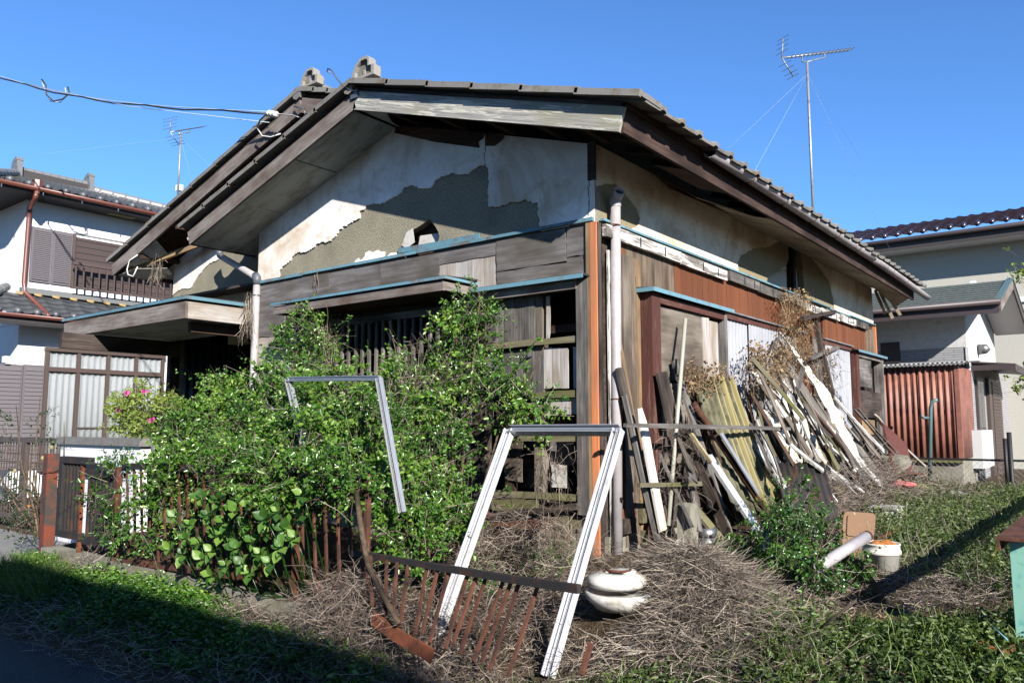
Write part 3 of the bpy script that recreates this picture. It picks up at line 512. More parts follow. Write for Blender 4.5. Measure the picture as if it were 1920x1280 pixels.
vb('verge_board', XA+.002, .615, -.6, zr, .185, .09, 'verge_lichen'); vb('verge_board', XA-.002, -5.37, -.6, zla, .165, .085, 'verge'); vb('verge_board', XB, -8.06, -.25, zlb, .165, .085, 'verge'); vb('verge_board', XB+.002, XA-.5, -.25, zr, .165, .085, 'verge')
for x0, x1, y, zf in ((XA, .6, -.575, zr), (XA, -5.36, -.575, zla), (XB, -8.05, -.225, zlb)): vb('verge_batten', x0, x1, y, zf, .06, .20, 'dark_wood', .028)
beam('fascia', V((.6, -.58, 3.755)), V((.6, 4.4, 3.755)), .2, .03, 'fascia_brown', rf, (0, 0, 1), .002); beam('fascia', V((.6, 4.402, 3.75)), V((.6, 9.22, 3.735)), .2, .03, 'fascia_brown', rf, (0, 0, 1), .002); beam('eave_batten', V((.625, -.55, 3.875)), V((.625, 9.2, 3.865)), .05, .03, 'dark_wood', rf, (0, 0, 1))
beam('fascia', V((-5.36, -.58, 3.745)), V((-5.36, .3, 3.745)), .16, .025, 'fascia_brown', rf, (0, 0, 1)); beam('fascia', V((-8.04, -.23, 3.745)), V((-8.04, 9.2, 3.745)), .16, .025, 'fascia_brown', rf, (0, 0, 1))
# soffits
def sofp(x0, x1, y0, y1, zf, mat, dz=.0, drop=0.):
    return poly('soffit_panel', [(x0, y0, zf(x0)+dz), (x1, y0, zf(x1)+dz-drop), (x1, y1, zf(x1)+dz-drop), (x0, y1, zf(x0)+dz)], (0, 0, .006), mat, rf)
for a, b, dr in ((-5.34, -4.32, .0), (-4.312, -3.35, .008), (-3.342, -2.42, -.004)): sofp(a, b, -.583, -.005, zla, 'soffit', .006, dr)
sofp(-4.83, -4.81, -.0, .33, zla, 'soffit'); sofp(-5.34, -4.82, -.004, .33, zla, 'soffit', .012)
poly('soffit_panel', [(XA+.01, -.583, zr(XA)+.005), (XA+.42, -.585, zr(XA+.42)+.005), (XA+.1, -.2, zr(XA+.1)+.0), (XA+.02, -.01, zr(XA)-.01)], (0, 0, .006), 'soffit', rf)
for x in (-2.05, -1.45, -.85, -.3, .15): beam('outrigger', V((x, -.58, zr(x)+.07)), V((x, -.012, zr(x)+.07)), .07, .05, 'rafter', rf, (0, 0, 1))
for y in np.arange(-.3, 9.1, .455): beam('rafter', V((-.02, y, zr(-.02)+.15)), V((.58, y, zr(.58)+.15)), .06, .045, 'rafter', rf, (0, 0, 1))
y = 2.6
while y < 8.6:
    y1 = min(y+1.2, 8.75); sofp(.016, .583, y, y1-.006, zr, 'soffit_beige', .004, R.uniform(0, .012)); y = y1
poly('torn_soffit', [(.02, 1.0, 3.86), (.3, 1.3, 3.66), (.5, 2.3, 3.64), (.56, 2.58, 3.68), (.02, 2.58, 3.85)], (0, 0, .006), 'soffit_beige', rf)
poly('torn_soffit', [(.05, .9, 3.86), (.16, 1.02, 3.70), (.40, 2.0, 3.60), (.12, 1.6, 3.80)], (.004, 0, .006), 'raw_wood', rf)
poly('torn_soffit', [(.3, .5, 3.76), (.58, .6, 3.68), (.58, 1.5, 3.68), (.36, 1.25, 3.72)], (0, 0, .006), 'rafter', rf)
poly('torn_soffit', [(.1, 8.6, 3.84), (.58, 8.75, 3.67), (.57, 9.0, 3.64), (.35, 9.05, 3.52), (.3, 8.9, 3.6)], (.004, 0, .006), 'soffit_beige', rf)
for i, (x, y, l) in enumerate(((.06, 8.97, .42), (.12, 9.0, .5), (.19, 9.02, .46))): beam('hanging_strip', V((x, y, 3.84)), V((x+.12+.05*i, y+.1, 3.84-l)), .05, .006, 'soffit_beige', rf, (1, 0, 0), .004)
for (a, b) in (((-7.9, -.15, 3.72), (-5.6, .3, 4.1)), ((-7.6, -.1, 3.74), (-5.9, .32, 4.12)), ((-6.4, -.22, 4.14), (-6.4, .33, 4.14)), ((-7.3, -.22, 3.86), (-7.3, .33, 3.86)), ((-5.6, -.22, 4.4), (-5.6, .33, 4.4))): beam('rafter', V(a), V(b), .07, .04, 'raw_wood' if a[1] > -.2 else 'rafter', rf, (0, 0, 1), .004)
poly('torn_soffit', [(-8.02, -.2, 3.67), (-7.5, -.2, 3.7), (-7.2, .1, 3.72), (-7.46, .33, 3.7), (-8.02, .33, 3.67)], (0, 0, .006), 'soffit', rf)
poly('torn_soffit', [(-7.7, -.23, 3.78), (-6.9, -.23, 4.02), (-7.0, .0, 3.88), (-7.6, .05, 3.76)], (0, 0, .006), 'soffit', rf)
sofp(-7.46, -7.9, .33, 8.9, zlb, 'soffit')
# tiles
TZ = DK+.032
def tile_mesh(name, ln, wd, t=.035, roll=.045):
    prof = [(-wd/2, 0), (-wd*.22, 0), (-wd*.02, .004), (wd*.2, .006), (wd*.26, roll*.7), (wd*.32, roll), (wd*.42, roll), (wd*.48, roll*.7), (wd*.5, .01)]
    vs, fs = [], []; n = len(prof)
    for x in (0, ln):
        for s_ in (0, 1):
            for (y, z) in prof: vs.append(V((x, y, z*(1 if s_ else .8)+(t if s_ else 0))))
    for i in range(n-1):
        fs += [(i, i+1, 2*n+i+1, 2*n+i), (n+i, 3*n+i, 3*n+i+1, n+i+1), (i, n+i, n+i+1, i+1), (2*n+i, 2*n+i+1, 3*n+i+1, 3*n+i)]
    fs += [(0, 2*n, 3*n, n), (n-1, 2*n-1, 4*n-1, 3*n-1)]
    me = mesh(name, vs, fs, 'tile')
    bm = bmesh.new(); bm.from_mesh(me); bmesh.ops.recalc_face_normals(bm, faces=bm.faces); bm.to_mesh(me); bm.free(); return me
def slopeM(x, y, z, dx, tilt=0):
    d = V((dx, 0, -SL*abs(dx)-tilt)).normalized(); s_ = V((0, 1, 0)) if dx > 0 else V((0, -1, 0)); n = d.cross(s_)
    return Matrix(((d.x, s_.x, n.x, x), (d.y, s_.y, n.y, y), (d.z, s_.z, n.z, z), (0, 0, 0, 1)))
et = tile_mesh('eave_tile', .42, .318, .024, .034)
for i in range(31):
    y = -.42+i*.318; x = EV-.2; o = bpy.data.objects.new('tile', et); link(o, slopeM(x, y, zr(x)+TZ+.006+R.uniform(-.004, .006), 1, R.uniform(-.01, .02)), rf)
def field(x_top, x_bot, y0, y1, zf, sgn):
    n = int(abs(x_bot-x_top)/.3); ysr = []; y = y0
    while y < y1: ysr += [(y, .0), (y+.21, 0), (y+.24, .04), (y+.285, .04), (y+.315, .0)]; y += .318
    vs, fs = [], []; m = len(ysr)
    for i in range(n):
        for u, dz in ((i/n, .03), ((i+1)/n, .06)):
            x = x_top+(x_bot-x_top)*u
            for (yy, h) in ysr: vs.append(V((x, min(yy, y1), zf(x)+TZ+dz+h-.03)))
    for r in range(2*n-1):
        for k in range(m-1): fs.append((r*m+k, r*m+k+1, (r+1)*m+k+1, (r+1)*m+k))
    o = ob('tile_field', vs, fs, 'tile', rf, None, False, False); o['kind'] = 'stuff'
field(XB, EV-.25, -.1, 9.2, zr, 1); field(XB, -7.95, -.1, 9.2, zlb, -1); field(XA, -5.25, -.45, .3, zla, -1)
def vtile(x0, x1, y, zf, k):
    s_ = 1 if x1 > x0 else -1; M = slopeM(x0, y, zf(x0)+TZ+.018, s_); ln = abs(x1-x0)*math.sqrt(1+SL*SL)+.03; yd = -1 if s_ > 0 else 1
    parts = [bx(0, ln, -.04*yd if yd > 0 else -.0, .26*-yd if yd < 0 else .0, 0, .05)] if False else []
    a0, a1 = (0, .3) if s_ > 0 else (-.3, 0)
    up = .012
    v1 = [V((x, yy, z+(up if x > 0 else 0))) for x in (0, ln) for yy in (a0, a1) for z in (0.0, .036)]
    b0, b1 = (-.035, 0) if s_ > 0 else (0, .035)
    v2 = [V((x, yy, z+(up if x > 0 else 0))) for x in (0, ln) for yy in (b0, b1) for z in (-.012, .038)]
    vs, fs = add([(v1, BF), (v2, BF)]); return ob('verge_tile', vs, fs, 'tile', rf, M)
n = 6
for i in range(n): a = XA+(.78-XA)*i/n; vtile(a, XA+(.78-XA)*(i+1)/n, -.665, zr, i)
for i in range(n): a = XA+(-5.45-XA)*i/n; vtile(a, XA+(-5.45-XA)*(i+1)/n, -.655, zla, i)
for i in range(8): a = XB+(-8.14-XB)*i/8; vtile(a, XB+(-8.14-XB)*(i+1)/8, -.27, zlb, i)
for i in range(3): a = XB+(XA-.6-XB)*i/3; vtile(a, XB+(XA-.6-XB)*(i+1)/3, -.27, zr, i)
# ridges with end ornaments
def ridge(x, y0, y1, z, sc):
    rg = empty('ridge', (x, y0, z), rf)
    vs, fs = prism([(x-.13, y0, z), (x+.13, y0, z), (x+.11, y0, z+.08), (x+.05, y0, z+.12), (x-.05, y0, z+.12), (x-.11, y0, z+.08)], (0, y1-y0, 0)); ob('ridge_cap', vs, fs, 'tile', rg)
    o1 = [(-.16, 0), (-.16, .08), (-.12, .15), (-.05, .21), (.05, .21), (.08, .18), (.08, .11), (.15, .10), (.15, 0)]
    P = lambda q, y, k=1.: [V((x+.02+a*sc*k, y, z+.05+(.10+(b-.10)*k)*sc)) for a, b in q]
    vs, fs = prism(P(o1, y0-.04, .72), (0, .1, 0)); orn = ob('ornament', vs, fs, 'tile', rg)
    out, inn = P(o1, y0-.075), P(o1, y0-.075, .74); k = len(out); vs = out+inn+[p+V((0, .09, 0)) for p in out]+[p+V((0, .09, 0)) for p in inn]; fs = []
    for i in range(k):
        j = (i+1) % k; fs += [(i, j, k+j, k+i), (2*k+i, 2*k+j, j, i), (k+i, k+j, 3*k+j, 3*k+i)]
    ob('ornament_rim', vs, fs, 'tile_edge', orn, None, False, True); box('ornament_stem', x+.0, x+.025, y0-.055, y0-.04, z+.07, z+.14, 'tile_edge', orn)
    vs, fs = tub([V((x-.17, y0-.1, z+.0)), V((x-.17, y0+.3, z+.02))], .075, 8); ob('round_end_tile', vs, fs, 'tile', rg)
ridge(XA+.12, -.56, .6, ZA+TZ-.01, 1.02); ridge(XB+.13, -.2, 9.2, ZB_+TZ-.01, .95)
# hook and wire brackets on the verge
tube('cable_hook', [PY(668, 172, -.64), PY(655, 168, -.66), PY(640, 158, -.68), PY(630, 145, -.7), PY(622, 132, -.72), PY(615, 129, -.72), PY(613, 134, -.72), PY(618, 137, -.72)], .008, 'steel', rf, 6); box('hook_clamp', XA-.04, XA+.06, -.635, -.618, ZA+.1, ZA+.18, 'steel', rf)
tube('wire_bracket', [PY(552, 200, -.3), PY(570, 204, -.36), PY(572, 215, -.36), PY(568, 222, -.3)], .01, 'steel', rf, 6); tube('wire_bracket', [PY(520, 214, -.5), PY(548, 216, -.3), PY(566, 222, -.28)], .008, 'steel', rf, 6)
# ---- gutter and pipes
gt = empty('gutter', (.72, 5.2, 3.8), house)
def half(name, pts, r, mat, parent, seg=9, t=.005):
    vs, fs = [], []; n = len(pts)
    for p in pts:
        for rr in (r, r-t):
            for k in range(seg): a = math.pi*k/(seg-1); vs.append(V((p[0]+rr*math.cos(a), p[1], p[2]-rr*math.sin(a))))
    c = 2*seg
    for i in range(n-1):
        for k in range(seg-1): a = i*c+k; fs += [(a, a+1, a+c+1, a+c), (a+seg, a+seg+c, a+seg+c+1, a+seg+1)]
        for k in (0, seg-1): a = i*c+k; fs.append((a, a+c, a+c+seg, a+seg))
    for i in (0, n-1):
        for k in range(seg-1): a = i*c+k; fs.append((a, a+1, a+seg+1, a+seg))
    return ob(name, vs, fs, mat, parent, None, True)
GZ = lambda y: 3.86-.004*(y-.7)-.012*max(0, y-6.5)**1.3
half('gutter_trough', [(.715, y, GZ(y)) for y in np.linspace(.72, 6.2, 10)], .062, 'pvc', gt); half('gutter_trough', [(.72, y, GZ(y)-.012) for y in np.linspace(6.1, 9.8, 8)], .058, 'pvc', gt)
for y in np.arange(1.6, 9.6, .92):
    vs, fs = tub([V((.60, y, GZ(y)-.1)), V((.66, y, GZ(y)-.085))]+[V((.715+.066*math.cos(a), y, GZ(y)-.066*math.sin(a))) for a in (2.3, 1.8, 1.3, .8, .3, 0)], .005, 5); ob('bracket', vs, fs, 'rust', gt)
half('gutter_trough', [(-5.46, y, 3.79) for y in (-.55, 0, .4)], .06, 'pvc', gt)
dp = empty('downpipe', (.06, .15, .45), house)
pipe_open('pipe', V((.075, .15, .4)), V((.08, .19, 3.38)), .045, 'pvc', dp, .005); tube('elbow', [V((.08, .19, 3.36)), V((.084, .186, 3.41)), V((.11, .17, 3.445))], .05, 'pvc', dp, 12, False); pipe_open('elbow_mouth', V((.108, .171, 3.443)), V((.15, .145, 3.475)), .05, 'pvc', dp)
for z in (1.72, 3.19): tube('strap', [V((.078+.048*math.cos(a), .172+.048*math.sin(a), z)) for a in np.linspace(0, 6.3, 13)], .006, 'rust', dp, 5); 
tube('pipe_bracket', [V((.0, .1, 3.19)), V((.03, .17, 3.18)), V((.05, .17, 3.2))], .005, 'rust', dp, 5)
dl = empty('downpipe', (-4.8, -.06, .45), house)
p0, p1, p2 = PY(411, 468, .12), PY(413, 480, .12), PY(482, 520, -.06)
tube('pipe', [p0, p1], .045, 'pvc_dark', dl, 12); tube('pipe', [p1, p2], .042, 'pvc', dl, 12); tube('elbow', [p2+V((-.06, .02, .03)), p2, p2+V((0, 0, -.09))], .05, 'pvc_dark', dl, 12); tube('pipe', [p2, V((p2.x-.01, -.06, .4))], .042, 'pvc', dl, 12); tube('strap', [V((p2.x+.046*math.cos(a), -.06+.046*math.sin(a), p2.z-.22)) for a in np.linspace(0, 6.3, 13)], .006, 'steel', dl, 5)
# ================================================================ neighbour house on the left
XL = -11.9
nl = thing('white_house', 'white two storey house with grey tiled hip roof and red gutters at the left', 'house', (-14, 2, .3))
wl_ = empty('wall', (-14, 2, .3), nl)
box('upper_wall', -15.5, XL, -.08, 6.5, 3.3, 5.529, 'nb_white', wl_); box('lower_wall', -15.5, XL-.02, -.06, 6.5, .1, 3.3, 'nb_white', wl_); box('rear_wing', -17, -12.6, .8, 6.4, 3.3, 5.529, 'nb_white', wl_)
def tile_plane(name, a, b, c, d, nu, nv, parent, mat='nb_tile', amp=.025, step=.035):
    """tiled slope: a-b along the eave, d-c along the top"""
    a, b, c, d = V(a), V(b), V(c), V(d); n = (b-a).cross(d-a).normalized(); n = n if n.z > 0 else -n; vs, fs = [], []; m = nu*4
    for r in range(nv):
        for q, h in ((r/nv, step), ((r+1)/nv, 0)):
            for i in range(m+1):
                u = i/m; p = a.lerp(b, u).lerp(d.lerp(c, u), q); w_ = (0, 1, .25, -.1)[i % 4]*amp; vs.append(p+n*(h+w_))
    for r in range(2*nv-1):
        for i in range(m): k = r*(m+1)+i; fs.append((k, k+1, k+m+2, k+m+1))
    o = ob(name, vs, fs, mat, parent, None, False, False); o['kind'] = 'stuff'; return o
nr = empty('roof', (-13.4, 1.5, 5.7), nl)
E0, E1, E2, E3 = V((-11.35, -.85, 5.62)), V((-11.35, 5.4, 5.62)), V((-15.9, 5.4, 5.66)), V((-15.9, -.95, 5.66)); G0, G1 = V((-13.4, .25, 6.55)), V((-13.4, 1.6, 6.86)); G0.z = 6.34; G1.z = 6.36
tile_plane('tile_slope', E0, E1, G1, G0, 24, 12, nr); tile_plane('tile_slope', E3, E0, G0, G0+V((-.01, 0, 0)), 18, 12, nr); tile_plane('tile_slope', E2, E3, G0, G1, 18, 10, nr); tile_plane('tile_slope', E1, E2, G1+V((-.01, 0, 0)), G1, 18, 10, nr)
def ridge_roll(name, a, b, r, mat, parent, n):
    a, b = V(a), V(b); pts, rs = [], []
    for i in range(n):
        for u in (0, .85): pts.append(a.lerp(b, (i+u)/n)); rs.append(r*(1.0 if u else .86))
    return ob(name, *tub(pts, rs, 10), mat, parent, None, False)
ridge_roll('ridge_tiles', G0+V((0, 0, .15)), G1+V((0, 0, .15)), .065, 'nb_ridge', nr, 9); box('ridge_bed', G0.x-.07, G0.x+.07, G0.y, G1.y, 6.28, 6.48, 'nb_fascia', nr); ridge_roll('hip_tiles', G1+V((0, 0, .06)), E1+V((0, 0, .1)), .085, 'nb_ridge', nr, 18); ridge_roll('hip_tiles', G0+V((0, 0, .06)), E0+V((0, 0, .1)), .085, 'nb_ridge', nr, 8)
for p in (G0, G1):
    v1, f1 = tub([p+V((0, -.06, .2)), p+V((0, .05, .2))], .15, 14); v2, f2 = tub([p+V((.08, -.07, .32)), p+V((.08, .06, .32))], .05, 10); v3, f3 = bx(p.x-.16, p.x+.16, p.y-.05, p.y+.04, p.z-.05, p.z+.18); ob('ornament', *add([(v1, f1), (v2, f2), (v3, f3)]), 'nb_ridge', nr)
for i in range(20): y = -.85+i*.3; p = V((-11.3, y, 5.665)); ob('eave_tile_end', *tub([p+V((-.2, 0, .05)), p], [.05, .058], 8), 'nb_tile', nr, None, True)
box('fascia', -11.4, -11.36, -.82, 5.4, 5.525, 5.59, 'nb_fascia', nr); box('fascia', -15.9, -11.4, -.85, -.82, 5.525, 5.59, 'nb_fascia', nr); box('soffit', -15.85, -11.4, -.8, 5.4, 5.53, 5.54, 'nb_fascia', nr); box('soffit_vent', -11.75, -11.6, 1.25, 1.75, 5.52, 5.528, 'moss_edge', nr)
gl = empty('gutter', (-11, 2, 5.5), nl)
half('trough', [(-11.3, y, 5.62) for y in (-.85, 2, 5.4)], .065, 'nb_gutter', gl)
for i in range(9): y = -.7+i*.65; box('hook', -11.3, -11.285, y, y+.015, 5.50, 5.555, 'steel', gl)
fp0 = PX(70, 345, -11.32); vv, ff = lath([(.09, 0), (.09, -.12), (.05, -.2), (.045, -.24)], 8, fp0+V((0, 0, .06))); ob('funnel', vv, ff, 'nb_gutter', gl)
tube('downpipe', [fp0+V((0, 0, -.16)), fp0+V((-.05, 0, -.25)), PX(56, 390, -11.8), PX(54, 410, -11.83), PX(45, 530, -11.83), PX(47, 548, -11.8), PX(88, 588, -11.4), PX(91, 594, -11.3)], .04, 'nb_gutter', gl, 10)
# upper windows
def rect(px0, px1, pyt, pyb, x): a, b = PX(px0, (pyt+pyb)/2, x), PX(px1, (pyt+pyb)/2, x); m = (px0+px1)/2; return a.y, b.y, PX(m, pyb, x).z, PX(m, pyt, x).z
uw = empty('upper_window', (XL, 1, 4), nl)
y0, y1 = PX(56, 480, XL).y, PX(133, 490, XL).y; zt, zb = PX(100, 432, XL).z, PX(100, 533, XL).z
def louvre(y0, y1, z0, z1, x, parent, n, mat='nb_shutter'):
    f = box('shutter_frame', x, x+.03, y0, y1, z0, z1, mat, parent); h = (z1-z0-.08)/n
    for i in range(n): z = z0+.05+i*h; poly('slat', [(x+.031, y0+.03, z), (x+.05, y0+.03, z-.006), (x+.035, y0+.03, z+h*.85)], (0, y1-y0-.06, 0), mat, f)
ym = (y0+y1)/2; louvre(y0, ym-.01, zb, zt, XL+.005, uw, 26); louvre(ym+.01, y1, zb, zt, XL+.005, uw, 26)
y2, y3 = y1+.04, PX(262, 500, XL).y+.9; box('closed_shutter', XL, XL+.02, y2, y3, zb+.02, zt-.05, 'nb_shutter_dark', uw)
for i in range(9): z = zb+.08+i*.115; box('shutter_rib', XL+.0205, XL+.03, y2, y3, z, z+.012, 'nb_fascia', uw)
for y in (y1+.02, y2+(y3-y2)*.42): box('shutter_post', XL+.0305, XL+.06, y-.025, y+.025, zb, zt, 'nb_brown', uw)
bl = empty('balcony_rail', (XL+.2, y2, zb), nl); zt2 = PX(200, 505, XL+.25).z; zb2 = PX(200, 545, XL+.25).z; ya_, yb_ = PX(135, 510, XL+.25).y, y3
box('top_rail', XL+.22, XL+.28, ya_, yb_, zt2, zt2+.05, 'nb_brown', bl); box('bottom_rail', XL+.22, XL+.28, ya_, yb_, zb2-.04, zb2, 'nb_brown', bl)
k = int((yb_-ya_)/.14)
for i in range(k): y = ya_+.05+i*.14; box('baluster', XL+.24, XL+.265, y, y+.025, zb2, zt2, 'nb_brown', bl)
# skirt roof between the storeys
lr = empty('lower_roof', (-11.4, 1.5, 3.3), nl)
tile_plane('tile_slope', (-11.3, -1.0, 3.38), (-11.3, 5.4, 3.38), (XL+.01, 5.4, 3.82), (XL+.01, -1.0, 3.82), 22, 5, lr); box('roof_flashing', XL+.005, XL+.12, -.1, 5.4, 3.83, 3.93, 'nb_ridge', lr)
for i in range(14): y = -.2+i*.3; poly('mortar_patch', [(XL+.12, y, 3.81), (XL+.17, y+.06, 3.785), (XL+.17, y+.1, 3.785), (XL+.12, y+.14, 3.81)], (0, 0, .035), 'mortar_seam', lr)
for i in range(16): y = -1.2+i*.3; p = V((-11.27, y, 3.42)); ob('eave_tile_end', *tub([p+V((-.2, 0, .07)), p], [.05, .058], 8), 'nb_tile', lr, None, True)
half('trough', [(-11.25, y, 3.38) for y in (-1.0, 2, 5.4)], .06, 'nb_gutter', gl); box('fascia', -11.34, -11.3, -1.0, 5.4, 3.26, 3.36, 'nb_fascia', lr); box('soffit', XL, -11.34, -1.0, 5.4, 3.26, 3.27, 'nb_white', lr); ridge_roll('hip_tiles', (-11.9, -.3, 3.92), (-11.3, -1.0, 3.46), .08, 'nb_ridge', lr, 5)
# ground floor window with curtains
gw = empty('lower_window', (XL, 1.5, .9), nl); y0, y1 = PX(82, 740, XL).y, PX(300, 740, XL).y; zt = PX(190, 662, XL).z; zb = .75; zm = PX(190, 697, XL).z
box('frame_head', XL, XL+.09, y0-.04, y1+.04, zt-.03, zt+.03, 'nb_brown', gw); box('transom', XL, XL+.08, y0, y1, zm-.04, zm+.04, 'nb_brown', gw); box('frame_sill', XL, XL+.1, y0-.04, y1+.04, zb-.05, zb, 'nb_brown', gw)
for i in range(5): y = y0+(y1-y0)*i/4; box('mullion', XL, XL+.075, y-.03, y+.03, zb, zt-.03, 'nb_brown', gw)
box('curtain_back', XL-.015, XL-.01, y0, y1, zb, zt, 'curtain', gw)
for i in range(4):
    a, b = y0+(y1-y0)*i/4+.03, y0+(y1-y0)*(i+1)/4-.03
    corr('curtain', V((XL+.015, a, zb)), V((0, b-a, 0)), V((0, 0, zt-zb-.03)), 1, .012, .11, 'curtain', gw); box('pane', XL+.04, XL+.044, a, b, zb, zm-.04, 'glass', gw); box('pane', XL+.04, XL+.044, a, b, zm+.04, zt-.03, 'glass', gw)
    box('sash_bar', XL+.045, XL+.06, a, b, 1.45, 1.475, 'nb_brown', gw) if i else None
louvre(PX(-30, 750, XL).y, PX(38, 750, XL).y, .75, PX(40, 684, XL).z, XL+.005, gw, 24); louvre(PX(39, 750, XL).y, PX(79, 750, XL).y, .75, PX(60, 684, XL).z, XL+.005, gw, 24); box('wall_lamp', XL, XL+.12, PX(4, 665, XL).y, PX(14, 665, XL).y, PX(8, 680, XL).z, PX(8, 668, XL).z, 'nb_white', gw)
# gate wall, gate
gwall = thing('gate_wall', 'low white garden wall with grey concrete coping in front of the white house', 'wall', (-6.35, -1.04, .1))
x0, x1 = PY(130, 830, -1).x, PY(280, 830, -1).x; box('wall_panel', x0, x1, -1.1, -.98, .05, 1.27, 'nb_white', gwall)
for i in range(3): a = x0-.06+(x1-x0+.12)*i/3; box('coping', a, a+(x1-x0+.12)/3-.003, -1.14, -.94, 1.27, 1.36, 'coping', gwall)
box('mail_box', x0+.9, x0+1.35, -1.2, -1.1005, .95, 1.06, 'black', gwall); box('name_plate', x0+1.2, x0+1.45, -1.115, -1.1005, .6, .85, 'alu_dark', gwall)
gate = thing('folding_gate', 'brown metal garden gate of upright bars and lattice at the left edge', 'gate', (-9, -1, .1))
g0, g1 = -11.2, x0-.12
for a, b in ((g0, g0+1.3), (g0+1.31, g0+2.45), (g0+2.46, g1)):
    lf = empty('gate_leaf', (a, -1, .15), gate)
    for z in (.2, 1.27): box('rail', a, b, -1.03, -.97, z, z+.07, 'nb_brown', lf)
    for x in (a, b-.07): box('stile', x, x+.07, -1.03, -.97, .27, 1.27, 'nb_brown', lf)
    n = int((b-a-.14)/.1)
    for i in range(n): x = a+.11+i*.1; box('bar', x, x+.02, -1.005, -.995, .27, 1.27, 'nb_brown', lf)
    for i in range(2): z = .98+i*.12; box('cross_bar', a+.07, b-.07, -.989, -.975, z, z+.02, 'nb_brown', lf)
box('gate_post', x0-.12, x0-.06, -1.06, -.94, .05, 1.36, 'nb_brown', gate)
# ================================================================ neighbours on the right
YG = 11.7
nrh = thing('grey_house', 'low grey sided house with slate roof behind the far end of the derelict house', 'house', (-1, 14, .4))
wr = empty('wall', (-1, 14, .4), nrh)
box('siding_front', -6, 1.0, YG, YG+.1, .3, 3.0, 'siding', wr); box('plaster_front', -6, 1.005, YG-.01, YG+.1, 3.004, 3.75, 'nb_plaster', wr); box('siding_side', .9, 1.02, YG+.101, 19, .3, 2.75, 'siding', wr); box('corner_trim', .985, 1.035, YG-.02, YG+.1, .3, 3.0, 'nb_plaster', wr)
poly('gable_plaster', [(1.01, YG+.101, 2.76), (1.01, 15.7, 2.76), (1.01, 15.7, 3.7), (1.01, 13.4, 4.55), (1.01, YG+.101, 3.7)], (-.1, 0, 0), 'nb_plaster', wr)
box('vent_window', PY(1652, 660, YG).x, PY(1688, 660, YG).x, YG-.03, YG-.002, PY(1670, 680, YG).z, PY(1670, 642, YG).z, 'nb_dark', nrh)
rr = empty('roof', (-1, 13, 3.7), nrh); EYR, RZ, RYR = 10.95, 4.42, 13.2
def cour(y): return 3.74+(RZ-3.74)*(y-EYR)/(RYR-EYR)
for i in range(9):
    ya0, yb0 = EYR+(RYR-EYR)*i/9, EYR+(RYR-EYR)*(i+1)/9
    poly('shingle_course', [(-6, ya0, cour(ya0)+.035), (1.66, ya0, cour(ya0)+.035), (1.66, yb0+.03, cour(yb0)+.012), (-6, yb0+.03, cour(yb0)+.012)], (0, 0, .02), 'slate', rr)
poly('rear_slope', [(-6, RYR, RZ), (1.66, RYR, RZ), (1.66, 15.9, 3.65), (-6, 15.9, 3.65)], (0, 0, .04), 'slate', rr); poly('roof_soffit', [(-6, EYR+.03, 3.68), (1.64, EYR+.03, 3.68), (1.64, RYR, RZ-.08), (-6, RYR, RZ-.08)], (0, 0, -.01), 'nb_white', rr)
box('fascia', -6, 1.66, EYR-.03, EYR+.0, 3.52, 3.74, 'nb_dark', rr); pass
ob('eave_gutter', *tub([V((-6, EYR-.08, 3.72)), V((1.7, EYR-.08, 3.72))], .055, 10), 'nb_dark', rr, None, True)
for ya0, za, yb0, zb0 in ((EYR-.02, 3.62, RYR, RZ-.07), (RYR, RZ-.07, 15.9, 3.58)): beam('verge_board', V((1.675, ya0, za)), V((1.675, yb0, zb0)), .16, .03, 'verge' if ya0 < 12 else 'nb_dark', rr, (0, 0, 1)); poly('verge_flashing', [(1.58, ya0, za+.125), (1.70, ya0, za+.125), (1.70, yb0, zb0+.125), (1.58, yb0, zb0+.125)], (0, 0, .02), 'teal', rr)
poly('verge_soffit', [(1.03, RYR+.01, RZ-.1), (1.65, RYR+.01, RZ-.1), (1.65, 15.8, 3.6), (1.03, 15.8, 3.6)], (0, 0, -.01), 'nb_white', rr)
dc = empty('door_canopy', (1.4, 13.5, 2.7), nrh); poly('canopy_top', [(1.0, 12.0, 2.72), (1.75, 12.0, 2.64), (1.75, 16, 2.64), (1.0, 16, 2.72)], (0, 0, .03), 'nb_dark', dc); box('canopy_fascia', 1.7, 1.75, 12.0, 16, 2.53, 2.638, 'nb_dark', dc); box('canopy_end', 1.0, 1.698, 11.97, 12.0, 2.56, 2.66, 'nb_dark', dc)
sw = empty('side_window', (1.03, 12.6, 1.6), nrh); box('window_frame', 1.021, 1.07, 12.25, 13.1, 1.4, 2.45, 'nb_dark', sw); box('pane', 1.071, 1.078, 12.32, 12.65, 1.47, 2.38, 'glass', sw); box('pane', 1.071, 1.078, 12.7, 13.03, 1.47, 2.38, 'glass', sw)
dr = empty('shuttered_door', (1.03, 14.6, .5), nrh); box('door_frame', 1.021, 1.09, 13.7, 15.6, .45, 2.5, 'nb_brown', dr)
for i in range(26): z = .5+i*.075; box('shutter_slat', 1.091, 1.105, 14.1, 15.3, z, z+.06, 'nb_shutter_dark', dr)
vt = PX(1835, 655, 1.03); ob('vent_hood', *tub([vt, vt+V((.12, 0, .0)), vt+V((.17, 0, -.05))], [.11, .1, .06], 12), 'steel', nrh, None, True)
hb = thing('water_heater', 'pale grey water heater box on the wall of the grey sided house', 'water heater', (1.15, 13.0, .6)); a = PX(1838, 812, 1.2); b = PX(1868, 880, 1.2)
box('casing', 1.022, 1.22, a.y, b.y-.35, .72, 1.42, 'heater', hb); 
for i in range(5): y = a.y+.1+i*(b.y-.45-a.y)/5; box('casing_rib', 1.2205, 1.226, y, y+.015, .74, 1.4, 'heater', hb)
